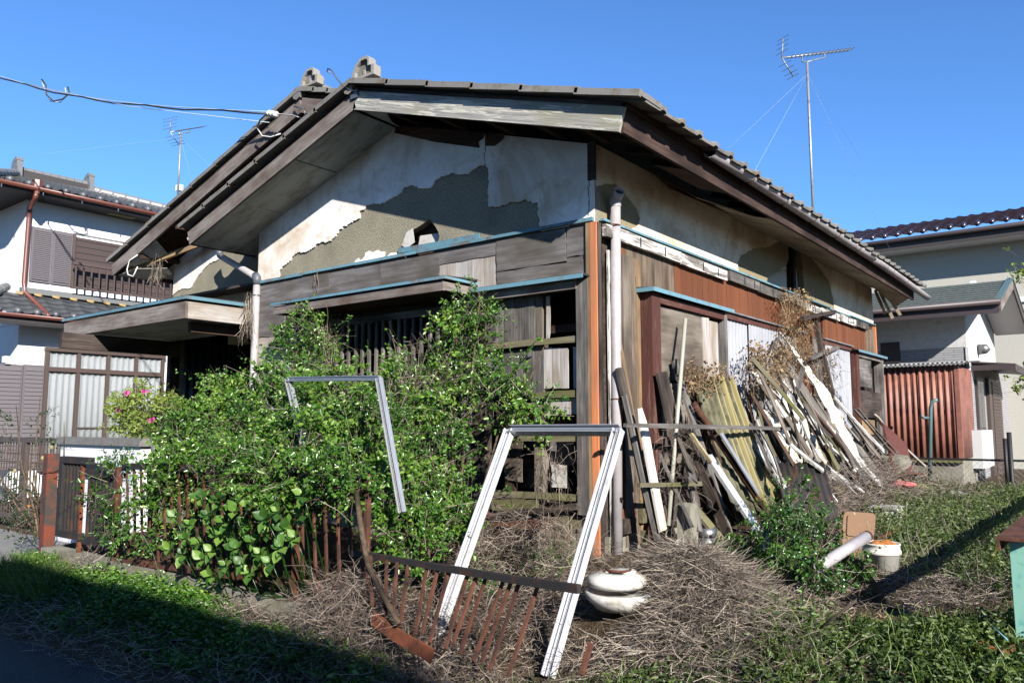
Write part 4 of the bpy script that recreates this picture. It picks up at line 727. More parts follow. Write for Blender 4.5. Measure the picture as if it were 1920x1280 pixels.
for y in (a.y+.2, a.y+.45, a.y+.7): ob('pipe', *tub([V((1.12, y, .72)), V((1.12, y, .45))], .03, 8), 'black', hb, None, True)
# far two storey house
bh = thing('tall_house', 'tall cream house with glossy purple tiled roof, behind the grey sided house', 'house', (0, 20, .4))
box('wall', -9, 7, 17.5, 24, .3, 6.4, 'nb_grey', bh); box('string_course', -9, 7, 17.44, 17.495, 4.55, 4.68, 'nb_white', bh); br_ = empty('roof', (0, 19, 6.3), bh)
tile_plane('tile_slope', (-10, 16.7, 6.42), (9, 16.7, 6.42), (9, 20, 7.5), (-10, 20, 7.5), 62, 9, br_, 'purple_tile', .035, .04); box('fascia', -10, 9, 16.72, 16.76, 6.1, 6.36, 'nb_fascia', br_); box('soffit', -10, 9, 16.76, 17.5, 6.1, 6.11, 'nb_white', br_); ob('gutter', *tub([V((-10, 16.64, 6.33)), V((9, 16.64, 6.33))], .06, 10), 'nb_dark', br_, None, True)
for i in range(34): x = -4.5+i*.306; p = V((x, 16.62, 6.47)); ob('eave_tile_end', *tub([p+V((0, .25, .1)), p], [.05, .058], 10), 'purple_tile', br_, None, True)
# red corrugated shed
sd_ = thing('corrugated_shed', 'red brown corrugated metal shed with grey sheet roof, by the grey sided house', 'shed', (.3, 10.9, .45)); YS = 10.2
for i in range(4):
    a, b = 1.04-(i+1)*.62, 1.04-i*.62; corr('sheet', V((a, YS+.012*(i % 2), .93)), V((b-a+.02, 0, 0)), V((0, 0, 1.62)), 1, .018, .104, 'red_corr', sd_)
corr('side_sheet', V((1.06, YS+.02, .93)), V((0, 1.4, 0)), V((0, 0, 1.62)), 1, .006, .35, 'red_corr', sd_); box('corner_strip', 1.0, 1.075, YS-.03, YS+.03, .9, 2.55, 'red_corr', sd_)
corr('roof_sheet', V((-1.6, YS-.15, 2.60)), V((2.85, 0, 0)), V((0, 1.6, .12)), 1, .014, .076, 'zinc', sd_); box('base', -1.5, 1.05, YS+.03, 11.6, .3, .92, 'concrete', sd_); box('sill_board', -1.5, 1.06, YS-.04, YS+.03, .86, .915, 'mossy', sd_)
pump = thing('standpipe', 'teal painted bent standpipe with side handle in front of the red shed', 'pipe', (.5, 9.7, .4)); q0, q1 = PY(1743, 905, 9.7), PY(1745, 765, 9.7)
tube('pipe', [q0, q1, PY(1748, 752, 9.7), PY(1758, 749, 9.7)], .032, 'teal', pump, 10); tube('handle', [PY(1742, 783, 9.7), PY(1732, 783, 9.6), PY(1727, 778, 9.55)], .025, 'teal', pump, 8)
# chain link fences
def chain(x0, y0, x1, y1, z0, z1, parent, cell=.075, r=.0022):
    L_ = math.hypot(x1-x0, y1-y0); d = V((x1-x0, y1-y0, 0))/L_; h = z1-z0; parts = []; n = int((L_+h)/cell)
    for s_ in (1, -1):
        for i in range(n):
            a = i*cell-(h if s_ > 0 else 0); u0, v0, u1, v1 = (a, 0, a+h, h) if s_ > 0 else (a, 0, a-h, h)
            if s_ < 0: u0, u1 = a, a-h
            # clip to the panel
            pts = []
            for (u, v) in ((u0, v0), (u1, v1)): pts.append([u, v])
            (ua, va), (ub, vb_) = pts
            if max(ua, ub) <= 0 or min(ua, ub) >= L_: continue
            def cl(u, v, uo, vo):
                for lim in (0, L_):
                    if (lim == 0 and u < 0) or (lim == L_ and u > L_): t = (lim-u)/(uo-u); u, v = lim, v+(vo-v)*t
                return u, v
            A = cl(ua, va, ub, vb_); B = cl(ub, vb_, ua, va)
            P = lambda u, v: V((x0, y0, z0+v))+d*u
            parts.append(tub([P(*A), P(*B)], r, 3, False))
    o = ob('wire_mesh', *add(parts), 'zinc', parent, None, True, False); o['kind'] = 'stuff'; return o
cf = thing('chain_link_fence', 'low black railed chain link fence in front of the red shed', 'fence', (1.5, 9.45, .45)); box('top_rail', .15, 2.9, 9.43, 9.47, .93, .965, 'black', cf); chain(.15, 9.45, 2.9, 9.45, .4, .93, cf, .09)
for x in (.2, 1.78): ob('post', *tub([V((x, 9.45, .3)), V((x, 9.45, 1.3 if x > 1 else .95))], .03, 8), 'black', cf, None, True)
tube('bent_pole', [V((1.86, 9.3, 1.4)), V((1.86, 9.3, .6)), V((1.93, 9.25, .42)), V((2.05, 9.2, .36))], .035, 'black', cf, 8)
rf2 = thing('boundary_fence', 'pale green steel post and rusty rail of the chain link fence at right edge', 'fence', (2.95, 2, .4))
gp = beam('post', V((2.965, -.75, .1)), V((2.955, -.72, .925)), .1, .1, 'green_post', rf2, (1, 0, 0)); vs_, fs_ = add([bx(2.86, 3.02, -.85, 9.3, .932, .948), bx(2.86, 2.872, -.85, 9.3, .88, .932)]); ob('rail', vs_, fs_, 'rust', rf2); chain(2.93, -.65, 2.93, 5.2, .36, .9, rf2, .055, .0022)
for y in (1.3, 3.3, 5.3, 7.3, 9.2): box('post', 2.9, 2.98, y, y+.06, .2, .93, 'green_post', rf2)
# ================================================================ house across the road (its shadow lies on the verge)
ah = thing('opposite_house', 'two storey house across the road, out of the picture behind the viewer', 'house', (7, -11, 0)); box('wall', 3.6, 10.2, -15, -8.6, 0, 5.4, 'nb_plaster', ah); poly('roof', [(3.0, -8.0, 5.54), (10.5, -8.0, 5.54), (10.5, -11.8, 7.0), (3.0, -11.8, 7.0)], (0, 0, .15), 'slate', ah); poly('roof_rear', [(3.0, -15.6, 5.75), (10.5, -15.6, 5.75), (10.5, -11.8, 7.0), (3.0, -11.8, 7.0)], (0, 0, .14), 'slate', ah); box('door', 6, 7, -8.6, -8.55, .1, 2.1, 'nb_brown', ah); box('window', 8, 9.4, -8.6, -8.55, 3.4, 4.6, 'nb_dark', ah)
# ================================================================ antennas and wires
def antenna(name, label, base, top, boom0, boom1, ne, el, ref, guys, r=.02):
    t = thing(name, label, 'antenna', base); tube('mast', [base, top], r, 'zinc', t, 8)
    d = (boom1-boom0).normalized(); side = d.cross(V((0, 0, 1))).normalized(); upv = side.cross(d)
    tube('boom', [boom0, boom1], r*.6, 'zinc', t, 6); m = boom0.lerp(boom1, .35); tube('stay', [boom0.lerp(boom1, .28)-V((0, 0, .0)), boom0.lerp(boom1, .28)-V((0, 0, .1)), top, boom0.lerp(boom1, .6)-V((0, 0, .08)), boom0.lerp(boom1, .6)], r*.5, 'zinc', t, 6)
    for i in range(ne): p = boom0.lerp(boom1, .12+.87*i/(ne-1)); ob('element', *tub([p-side*el, p+side*el], .006, 4), 'zinc', t)
    for s_ in (1, -1):
        tip = boom0+d*ref*.45+upv*ref*s_; q = tube('reflector_arm', [boom0, tip], r*.5, 'zinc', t, 5)
        for u in (.3, .55, .8, 1): p = boom0.lerp(tip, u); ob('reflector_rod', *tub([p-side*el*1.4, p+side*el*1.4], .005, 4), 'zinc', q)
    for gpt in guys: tube('guy_wire', [base.lerp(top, .93), V(gpt)], .0016, 'wire_light', t, 3)
    return t
b0 = PD(1516, 388, 12); b0.z = 4.2; t0 = PD(1513, 116, 12); b0.x, b0.y = t0.x, t0.y
antenna('tv_antenna', 'tall television antenna with long boom on a guyed mast above the tiled roof', b0, t0, PD(1466, 109, 11.9), PD(1596, 93, 12.6), 16, .09, .3, [(.45, 2.2, 3.95), (-2.2, 5.4, 4.8), PD(1610, 292, 13.5), (.5, 9.1, 4.0)])
t0 = PD(339, 250, 17); b0 = V((t0.x, t0.y, 6.3)); an2 = antenna('tv_antenna', 'small television antenna on a thin mast above the white neighbouring house', b0, t0, PD(319, 248, 16.8), PD(380, 238, 17.6), 15, .16, .28, [(-13.4, .4, 6.8), (-11.1, 4.6, 5.8), (-13.6, 4.4, 6.0)]); tj = PD(336, 353, 16.95); box('junction_box', tj.x-.07, tj.x+.07, tj.y-.05, tj.y+.05, tj.z-.06, tj.z+.07, 'nb_white', an2)
pcb = thing('service_cable', 'twisted power cable running from the upper left edge to the house roof', 'cable', PY(500, 213, -.45))
e0, e1 = PD(-140, 92, 13.5), PY(498, 212, -.45); pts = [e0.lerp(e1, u)-V((0, 0, .28*math.sin(math.pi*u))) for u in np.linspace(0, 1, 24)]
tube('cable', [p+V((0, .012*math.cos(i*1.6), .012*math.sin(i*1.6))) for i, p in enumerate(pts)], .011, 'wire', pcb, 6); tube('support_wire', [p+V((0, 0, .018)) for p in pts], .005, 'wire_light', pcb, 4); e2 = PY(505, 230, -.3); tube('drop_wire', [pts[9]+V((0, 0, .02)), pts[16]-V((0, 0, .03)), e2], .005, 'wire_light', pcb, 4)
for k, (px, py) in enumerate(((504, 213), (510, 214), (516, 215))): p = PY(px, py, -.42); ob('insulator', *tub([p-V((.03, 0, 0)), p+V((.03, 0, 0))], .032, 10), 'porcelain', pcb, None, True)
tube('wire_loop', [PD(78, 149, 12.2), PD(86, 160, 12.2), PD(87, 178, 12.2), PD(100, 190, 12.2), PD(118, 186, 12.2), PD(130, 175, 12.2), PD(127, 163, 12.2)], .012, 'wire', pcb, 6); tube('wire_loop', [PD(78, 149, 12.2), PD(84, 170, 12.25), PD(95, 190, 12.25), PD(112, 192, 12.25), PD(125, 180, 12.2), PD(122, 165, 12.2)], .009, 'wire_light', pcb, 5); tube('lead_in', [PY(500, 214, -.45), PY(488, 225, -.42), PY(482, 238, -.4), PY(490, 252, -.38), PY(508, 254, -.36), PY(524, 250, -.33)], .009, 'wire', pcb, 6); tube('lead_in', [PY(482, 240, -.4), PY(492, 255, -.38), PY(508, 257, -.36), PY(526, 251, -.33)], .007, 'porcelain', pcb, 6)
fw_ = tube('distant_wire', [PD(1560, 446, 30), PD(1990, 398, 30)], .012, 'wire', None, 4); tag(fw_, 'thin overhead wire above the purple tiled roof', 'wire')
# ================================================================ iron fence along the verge
YF = -2.2
fn = thing('iron_fence', 'rusty iron picket fence on a low concrete kerb, half hidden by shrubs', 'fence', (-2.6, YF, .3))
kw = box('concrete_kerb', -4.75, -.2, YF-.09, YF+.07, .02, .36, 'concrete', fn)
def fz(px, py): return PY(px, py, YF)
def picket(parent, px, pyt, pyb, mat, w=.02, y=YF, dx=0):
    a, b = PY(px, pyt, y), PY(px+dx, pyb, y); return beam('picket', b, a, w, w, mat, parent, (1, 0, 0))
a = fz(98, 850); b = fz(98, 1040); beam('end_post', V((a.x, YF, .1)), V((a.x-.02, YF, a.z)), .1, .1, 'rust_paint', fn, (1, 0, 0)); tube('tie_wire', [V((a.x+.06*math.cos(t), YF+.06*math.sin(t), 1.0+.01*t)) for t in np.linspace(0, 9, 18)], .004, 'rust', fn, 4)
for px, t_, m, w in ((157, 862, 'rust_orange', .03), (223, 875, 'rust', .05), (690, 888, 'rust', .032), (560, 882, 'rust', .04)): q = fz(px, t_); beam('post', V((q.x, YF, .2)), V((q.x, YF, q.z)), w, w, m, fn, (1, 0, 0))
ga = empty('black_section', fz(140, 1000), fn); z1, z0 = fz(140, 862).z, fz(140, 1010).z; xa, xb = fz(113, 940).x, fz(156, 940).x
box('top_rail', xa, xb+.12, YF-.03, YF+.03, z1-.03, z1+.03, 'iron_black', ga); box('bottom_rail', xa, xb, YF-.03, YF+.03, z0, z0+.06, 'iron_black', ga); box('stile', xa, xa+.07, YF-.03, YF+.03, z0+.06, z1-.03, 'iron_black', ga)
for i in range(5): x = xa+.11+i*(xb-xa-.12)/5; box('picket', x, x+.028, YF-.014, YF+.014, z0+.06, z1-.03, 'iron_black', ga)
gb = empty('black_section', fz(190, 1000), fn); xa, xb = fz(162, 940).x, fz(221, 940).x; z1, z0 = fz(190, 888).z, fz(190, 1020).z
box('top_rail', xa, xb, YF-.03, YF+.03, z1-.03, z1+.03, 'iron_black', gb); box('bottom_rail', xa, xb, YF-.03, YF+.03, z0-.02, z0+.05, 'iron_black', gb)
for i in range(8): x = xa+.04+i*(xb-xa-.06)/8; box('picket', x, x+.028, YF-.014, YF+.014, z0+.05, z1-.03, 'iron_black', gb)
gc = empty('rusty_section', fz(450, 1000), fn); p, q = fz(232, 873), fz(690, 892); beam('top_rail', p, q, .05, .04, 'iron_black', gc, (0, 0, 1)); r0, r1 = fz(232, 1050), fz(690, 1112); beam('bottom_rail', r0, r1, .05, .03, 'rust', gc, (0, 0, 1))
for i in range(26):
    u = (i+.5)/26; t_, b_ = p.lerp(q, u), r0.lerp(r1, u); lean = R.uniform(-.012, .012); beam('picket', b_+V((lean, .02, -.02)), t_+V((0, 0, -.02)), .016, .016, 'rust', gc, (1, 0, 0))
# collapsed panel to the right
cpn = thing('fallen_fence_panel', 'collapsed iron fence panel with bent rust pickets and black rail leaning outwards', 'fence', (.1, -2.45, .1))
ta, tb = PY(662, 1036, -2.28), PY(1085, 1104, -2.42); beam('top_rail', ta, tb, .036, .03, 'iron_black', cpn, (0, 0, 1), .003)
tops = [(725, 1052), (765, 1058), (800, 1063), (842, 1068), (878, 1073), (912, 1079), (945, 1084), (975, 1088), (1010, 1094), (695, 1043)]
bots = [(722, 1150), (750, 1175), (778, 1190), (805, 1205), (835, 1215), (862, 1225), (888, 1238), (918, 1255), (952, 1268), (698, 1135)]
for (t_, b_) in list(zip(tops, bots))+[((a_[0]+c_[0])/2 and ((a_[0]+c_[0])/2, (a_[1]+c_[1])/2), ((b0_[0]+d_[0])/2+R.uniform(-4, 4), (b0_[1]+d_[1])/2+R.uniform(-15, 5))) for a_, c_, b0_, d_ in list(zip(tops[:-2], tops[1:-1], bots[:-2], bots[1:-1]))[::2]]: beam('picket', PY(b_[0], b_[1], -2.5), PY(t_[0], t_[1], -2.33), .015, .015, 'rust', cpn, (1, 0, 0), .002)
beam('picket', PY(1090, 1265, -2.5), PY(1108, 1205, -2.42), .021, .021, 'rust', cpn, (1, 0, 0))
pl = []
for (x, y, yy) in ((700, 1158, -2.48), (735, 1184, -2.52), (765, 1203, -2.54), (790, 1216, -2.56), (812, 1230, -2.58)): c = PY(x, y, yy); pl += [c+V((0, 0, .03)), c+V((0, -.02, -.03))]
rp = ob('bent_bottom_plate', pl+[v+V((0, .012, .004)) for v in pl], [(2*i, 2*i+1, 2*i+3, 2*i+2) for i in range(4)]+[(10+2*i, 12+2*i, 13+2*i, 11+2*i) for i in range(4)]+[(2*i, 2*i+2, 12+2*i, 10+2*i) for i in range(4)]+[(2*i+1, 11+2*i, 13+2*i, 2*i+3) for i in range(4)], 'rust_orange', cpn)
st = tube('branch', [PY(668, 920, -2.3), PY(676, 985, -2.36), PY(690, 1060, -2.42), PY(715, 1110, -2.48), PY(748, 1168, -2.55)], [.016, .018, .017, .016, .014], 'bark', None, 7); tag(st, 'bare bent branch propped against the collapsed fence panel', 'branch')
# ================================================================ aluminium window frames
def frame_sash(name, label, A, B, Cc, D, w, t, m1, m2):
    """A,B top corners; C,D feet"""
    o = thing(name, label, 'window frame', (V(Cc)+V(D))/2)
    n = (V(B)-V(A)).cross(V(Cc)-V(A)).normalized()
    if n.dot(CAM-V(A)) < 0: n = -n
    for nm, p, q, m in (('top_rail', A, B, m2), ('side_rail', A, Cc, m1), ('side_rail', B, D, m1)):
        p, q = V(p), V(q); sd2 = n.cross(q-p).normalized(); r_ = beam(nm, p, q, w, t*.5, m, o, sd2)
        for s_, h_ in ((-.42, .9), (-.1, .5), (.12, .4), (.42, .7)): beam('ridge_fin', p+sd2*w*s_+n*t*(.25+h_/2), q+sd2*w*s_+n*t*(.25+h_/2), w*.1, t*h_, m, r_, sd2)
    return o
frame_sash('window_frame', 'bright aluminium window frame standing open below by the house corner', PY(958, 808, -1.2), PY(1162, 808, -1.2), PZ(815, 1212, .2)+V((0, 0, 0)), PZ(1030, 1270, .2), .062, .04, 'alu_white', 'alu')  # side rails use a whiter metal: their sun glare is put into the colour
frame_sash('window_frame', 'dull grey aluminium window frame stuck upright in the shrub', PY(543, 711, -1.98), PY(713, 709, -1.98), PY(600, 950, -2.02), PY(757, 960, -2.06), .034, .03, 'alu', 'alu')
frame_sash('window_frame', 'dark bent aluminium frame almost buried in the left part of the shrub', PY(430, 756, -1.3), PY(492, 746, -1.3), PY(440, 900, -1.4), PY(575, 905, -1.4), .05, .04, 'alu_dark', 'alu_dark')
# ================================================================ things leaning on the side wall
def lean(name, label, cat, a, b, w, t, mat, side=(0, 1, 0), jit=.004, group=None, jag=0, bend=0., xa=.1, xb=.5, round_=False, taper=1.):
    pa, pb = PX(a[0], a[1], a[2] if len(a) > 2 else xa), PX(b[0], b[1], b[2] if len(b) > 2 else xb)
    o = tube(name, [pb, pa], w, mat, None, 10) if round_ else beam(name, pb, pa, w, t, mat, None, side, jit, taper, jag, bend)
    return tag(o, label, cat, group)
lean('board', 'dark weathered board leaning beside the white downpipe at the corner', 'board', (1161, 690, .12), (1232, 1015, .34), .1, .03, 'dark_wood')
lean('batten', 'long pale batten leaning between downpipe and brown jamb', 'board', (1160, 640, .1), (1206, 905, .2), .05, .03, 'raw_wood')
lean('grooved_strip', 'grey grooved strip leaning against the dark board near the corner', 'board', (1170, 740, .18), (1232, 1012, .38), .03, .04, 'grey_wood')
lean('white_board', 'clean white painted board leaning left of the tan plastic pipe', 'board', (1200, 765, .3), (1243, 995, .42), .11, .02, 'white_board', jag=2)
lean('plastic_pipe', 'slim upright greenish grey plastic pipe against the shutter box', 'pipe', (1285, 598, .24), (1253, 985, .4), .018, 0, 'pvc_tan', round_=True)
lean('rail', 'long grey wooden rail lying level across the leaning boards', 'rail', (1172, 797, .42), (1480, 803, .62), .035, .03, 'grey_wood', (0, 0, 1))
lean('rail', 'short mossy rail lying level behind the white painted board', 'rail', (1198, 909, .37), (1314, 906, .48), .035, .03, 'mossy', (0, 0, 1))
lean('panel_board', 'wide dark grey board with thin bright edge, inside the shutter box recess', 'board', (1240, 698, .2), (1262, 800, .28), .2, .02, 'dark_wood')
lean('board', 'long dark notched board leaning right of the slim plastic pipe', 'board', (1264, 676, .17), (1372, 1012, .5), .09, .025, 'grey_wood')
lean('board', 'dark board with sunlit edge whose foot stands beside the tin can', 'board', (1277, 800, .3), (1368, 1012, .58), .02, .09, 'dark_wood', jit=.002)
lean('angle_strip', 'narrow brown metal strip crossing low behind the dark boards', 'strip', (1278, 865, .3), (1385, 975, .5), .03, .01, 'raw_wood')
for i in range(6):
    A, B = PX(1302+i*9, 716-i*3, .2+.012*i), PX(1380+i*13, 972-i*4, .55+.015*i); u = V((.05, .15, .01)); o = corr('plastic_sheet', B, u, A-B, 1, .02+.004*(i % 2), .07, ('moss_corr', 'moss_edge')[i % 2 if i > 2 else 0], None, .004, 6, lambda s_, v_: V((-.02*math.sin(v_*3), 0, .03*math.sin(s_*7)*max(0, v_-.8)*5)), lambda a_: 1-.05*abs(math.sin(a_*9)))
    tag(o, ('leftmost of the six mossy yellow fluted sheets leaning as a bundle', 'second from the left of the six mossy fluted sheets', 'third from the left of the six mossy fluted sheets', 'fourth from the left of the six mossy fluted sheets', 'fifth from the left of the six mossy fluted sheets', 'rightmost of the six mossy yellow fluted sheets leaning as a bundle')[i], 'sheet', 'mossy fluted sheets')
lean('gutter_profile', 'white ribbed plastic profile with a tan end cap, leaning under the mossy sheets', 'profile', (1330, 858, .5), (1428, 1005, .72), .1, .03, 'alu_white')
lean('profile_strip', 'slender cream strip above the white ribbed plastic profile', 'strip', (1290, 805, .42), (1332, 865, .52), .03, .03, 'cream_corr')
lean('iron_pipe', 'thick rust brown iron pipe leaning over the mossy sheets', 'pipe', (1300, 755, .32), (1442, 968, .72), .028, 0, 'rust', round_=True)
pa = lean('perforated_angle', 'pale perforated steel strip beside the rust brown pipe', 'strip', (1352, 812, .5), (1422, 925, .68), .06, .012, 'alu')
lean('pole', 'thin maroon pole left of its twin, leaning on the white shutters', 'pole', (1347, 702, .2), (1412, 870, .42), .012, 0, 'rust', round_=True); lean('pole', 'thin maroon pole right of its twin, leaning on the white shutters', 'pole', (1363, 698, .16), (1420, 860, .36), .014, 0, 'rust', round_=True)
lean('pole', 'yellowed plastic pole on the right side of the mossy sheets', 'pole', (1352, 715, .26), (1452, 935, .62), .014, 0, 'moss_edge', round_=True); lean('board', 'pale grey board behind the yellowed plastic pole', 'board', (1392, 822, .3), (1452, 930, .5), .12, .02, 'grey_wood')
def sheet3(name, label, pts, w, mat, amp=.012, pitch=.05, tw=.5):
    """long torn ribbed strip twisting as it falls: centre line through pts"""
    P_ = [PX(*p) for p in pts]; n = len(P_); vs, fs = [], []; k = 9
    fine = []
    for i in range(n-1):
        for j in range(4): fine.append(P_[i].lerp(P_[i+1], j/4))
    fine.append(P_[-1]); m = len(fine)
    for i, c in enumerate(fine):
        u = i/(m-1); d = (fine[min(i+1, m-1)]-fine[max(i-1, 0)]).normalized(); ang = tw*(u-.3)*2; s_ = V((0, 1, 0))*math.cos(ang)+V((.8, 0, .5))*math.sin(ang); s_ = (s_-d*s_.dot(d)).normalized(); nn = d.cross(s_)
        ww = w*(.25+.75*min(1, u/.16))*(1-.7*max(0, u-.55)/.45)*(1-.28*((i*7+int(w*100)) % 5 in (1, 2)))
        for j in range(k): q = j/(k-1)-.35; vs.append(c+s_*ww*q+nn*(amp*math.sin(q*ww/pitch*6.28)+.03*math.sin(u*5)))
    for i in range(m-1):
        for j in range(k-1): a = i*k+j; fs.append((a, a+1, a+k+1, a+k))
    v2 = [v+V((-.004, .001, -.002)) for v in vs]; N_ = len(vs)
    f2 = [tuple(N_+i for i in reversed(f)) for f in fs]; o = ob(name, vs+v2, fs+f2, mat, None, None, True, False); o.data.materials.append(MATS['cream_corr']); o.data.polygons.foreach_set('material_index', [0]*len(fs)+[1]*len(f2)); return tag(o, label, 'sheet')
sheet3('torn_sheet', 'longest torn white corrugated strip, reaching up to the shutter head', [(1462, 622, .12), (1500, 682, .25), (1548, 752, .42), (1585, 820, .55), (1628, 890, .8)], .24, 'white_corr', .012, .06, .7)
sheet3('torn_sheet', 'torn white corrugated strip with curled cream underside in the middle of the heap', [(1432, 704, .3), (1470, 755, .42), (1510, 820, .55), (1548, 872, .68)], .26, 'white_corr', .012, .06, .8)
sheet3('torn_sheet', 'lowest torn white corrugated strip behind the end of the level rail', [(1424, 764, .42), (1450, 805, .5), (1480, 850, .58), (1505, 872, .66)], .28, 'white_corr', .012, .06, .6)
sheet3('torn_sheet', 'cream corrugated offcut hanging under the lowest white strip', [(1452, 815, .5), (1470, 850, .56), (1492, 895, .66)], .16, 'cream_corr', .012, .05, .2)
lean('beam', 'long straight grey beam sloping through the heap of torn white strips', 'beam', (1454, 657, .14), (1625, 905, .85), .085, .06, 'grey_wood', (0, 0, 1)); lean('beam', 'dark upright beam under the brown creeper, bent towards the shutter', 'beam', (1526, 596, .12), (1582, 830, .5), .08, .06, 'dark_wood')
lean('arm', 'grey wooden arm sticking out from the side wall over the creeper', 'bracket', (1504, 597, .34), (1566, 584, .08), .045, .04, 'dark_wood', (0, 0, 1)); lean('arm', 'lower grey wooden arm sticking out beside the creeper', 'bracket', (1520, 672, .4), (1572, 650, .1), .045, .04, 'grey_wood', (0, 0, 1))
lean('prop', 'short grey prop crossing the long straight beam', 'stick', (1506, 690, .45), (1490, 752, .42), .05, .04, 'grey_wood'); lean('prop', 'short grey prop under the middle torn strip', 'stick', (1432, 722, .36), (1416, 830, .42), .05, .04, 'grey_wood'); lean('prop', 'short grey peg at the top end of the long straight beam', 'stick', (1458, 634, .16), (1450, 655, .18), .04, .04, 'grey_wood')
lean('plank', 'broad furrowed grey plank at the far right end of the heap', 'plank', (1598, 800, .35), (1700, 935, 1.0), .12, .04, 'grey_wood', (0, 1, .3), .008); lean('plank', 'broad split grey plank just left of the furrowed one', 'plank', (1590, 815, .45), (1672, 930, .95), .2, .04, 'grey_wood', (0, 1, .3), .01, jag=3)
lean('plank', 'mossy dark plank below the middle torn strip', 'plank', (1525, 800, .5), (1570, 880, .7), .1, .05, 'mossy', (0, 1, .4)); lean('plank', 'mossy plank ending in the twigs under the torn strips', 'plank', (1500, 845, .55), (1540, 918, .85), .1, .05, 'mossy', (0, 1, .4)); lean('strip', 'thin white strip beside the mossy plank', 'strip', (1516, 788, .5), (1560, 836, .62), .04, .015, 'white_peel'); lean('strip', 'thin white strip with dark rim near the long beam', 'strip', (1576, 845, .65), (1605, 885, .8), .05, .015, 'white_peel')
lean('stick', 'flaking white stick poking out of the dry twigs', 'stick', (1560, 882, .85), (1612, 935, 1.0), .03, .03, 'white_peel'); lean('stick', 'second flaking white stick lower in the dry twigs', 'stick', (1538, 900, .85), (1570, 942, .98), .045, .02, 'white_peel'); lean('stick', 'dark level stick across the front of the twigs', 'stick', (1506, 931, .85), (1600, 940, 1.0), .02, .02, 'grey_wood', (0, 0, 1))
A, B = PX(1448, 868, .6), PX(1478, 985, .85); o = corr('rusty_sheet', B, V((.3, .55, .0)), (A-B)*1.0+V((0, .05, 0)), 1, .014, .076, 'iron_black', None, .003, 3); tag(o, 'dark rusty corrugated sheet standing in front of the torn white strips', 'sheet')
a_, b_ = drop(1572, 1100, -.02), drop(1662, 1150, .0); poly_ = [a_, b_, PX(1652, 1112, b_.x-.05), PX(1604, 1052, (a_.x+b_.x)/2-.1), PX(1578, 1040, a_.x-.06)]; tag(poly('rusty_plate', poly_, (.01, .01, .02), 'iron_black'), 'dark buckled metal plate lying below the white pipe stub', 'plate')
# low things at the foot of the wall
q = PX(1290, 1045, .46); tag(poly('concrete_post', [q+V((-.06, -.07, -.05)), q+V((-.06, .07, -.05)), q+V((-.06, .075, .42)), q+V((-.06, .0, .45)), q+V((-.06, -.07, .42))], (.12, 0, 0), 'concrete'), 'stubby grey concrete post standing beside the tin can', 'post')
q = PX(1326, 1040, .45); cn = thing('tin_can', 'square ribbed tin can in the shade between concrete post and leaning boards', 'can', q); 
for i in range(3): v_, f_ = lath([(0, i*.08), (.085, i*.08), (.09, i*.08+.01), (.085, i*.08+.075), (0, i*.08+.075)], 16, q); ob('body_ring', v_, f_, 'steel', cn, None, True)
lean('board', 'broken mossy board lying over the tin can', 'board', (1306, 957, .42), (1358, 1018, .56), .1, .03, 'mossy'); lean('brick_scrap', 'white plaster scrap beside the concrete post', 'scrap', (1258, 1040, .42), (1276, 1022, .42), .1, .04, 'white_peel')
for i, (px, py) in enumerate(((1210, 965), (1215, 1005), (1222, 1035), (1176, 985))): q = PX(px, py, .06); tag(box('skirting_block', .05, .09, q.y-.1, q.y+.1, q.z-.06, q.z+.06, ('mossy', 'mossy', 'rust_orange', 'dark_wood')[i]), ('mossy square board low on the wall left of the brown jamb', 'second mossy board just below it near the ground', 'rusty scrap at the foot of the brown jamb', 'dark block behind the white downpipe foot')[i], 'board')
# tan seat, pipe stub, bucket, shelf
def rbox(pts, ext, rr=.25, n=4):
    a, b, c, d = [V(p) for p in pts]; out = []
    for p, pr, nx_ in ((a, d, b), (b, a, c), (c, b, d), (d, c, a)):
        for i in range(n+1): t = i/n; out.append(p+(pr-p)*rr*(1-t)**2+(nx_-p)*rr*t**2)
    return prism(out, ext)
seat = thing('bath_lid', 'tan speckled plastic board with rounded corners leaning behind the white pipe stub', 'board', PZ(1605, 1070, .42))
A, B, C_, D = PX(1577, 1062, 1.62), PX(1632, 1072, 1.72), PX(1643, 962, 1.62), PX(1582, 958, 1.5); v_, f_ = rbox((A, B, C_, D), (-.03, .02, 0), .14); ob('panel', v_, f_, 'tan_plastic', seat)
for u, w_ in ((.08, .4), (.54, .92)):
    P_ = lambda s_, t_: A.lerp(B, s_).lerp(D.lerp(C_, s_), t_)+V((.012, -.012, .006)); v_, f_ = rbox((P_(.1, u), P_(.88, u), P_(.88, w_), P_(.1, w_)), (-.008, .006, 0), .1); ob('raised_field', v_, f_, 'tan_plastic', seat)
p0, p1 = PX(1545, 1056, 1.88), PX(1624, 1006, 2.0); ps = thing('pipe_stub', 'thick white plastic pipe stub with rusty mouth jutting out of the green vine', 'pipe', p0); pipe_open('pipe', p0-(p1-p0)*.12, p1, .036, 'pvc', ps, .006); pipe_open('pipe_mouth', p1, p1+(p1-p0).normalized()*.025, .036, 'rust', ps, .005)
bp_ = drop(1655, 1076, .0); bk = thing('plastic_bucket', 'white plastic bucket with orange rags inside, right of the tan board', 'bucket', bp_); v_, f_ = lath([(0, 0), (.095, 0), (.115, .14), (.125, .142), (.125, .165), (.118, .168), (.118, .20), (.124, .205), (.12, .215), (.11, .205), (.09, .02), (0, .02)], 24, bp_); ob('body', v_, f_, 'bucket', bk, None, True); v_, f_ = lath([(0, .21), (.05, .22), (.09, .2), (.108, .19)], 14, bp_); ob('rags', [v+V((0, 0, R.uniform(-.012, .02))) for v in v_], f_, 'orange', bk, None, True)
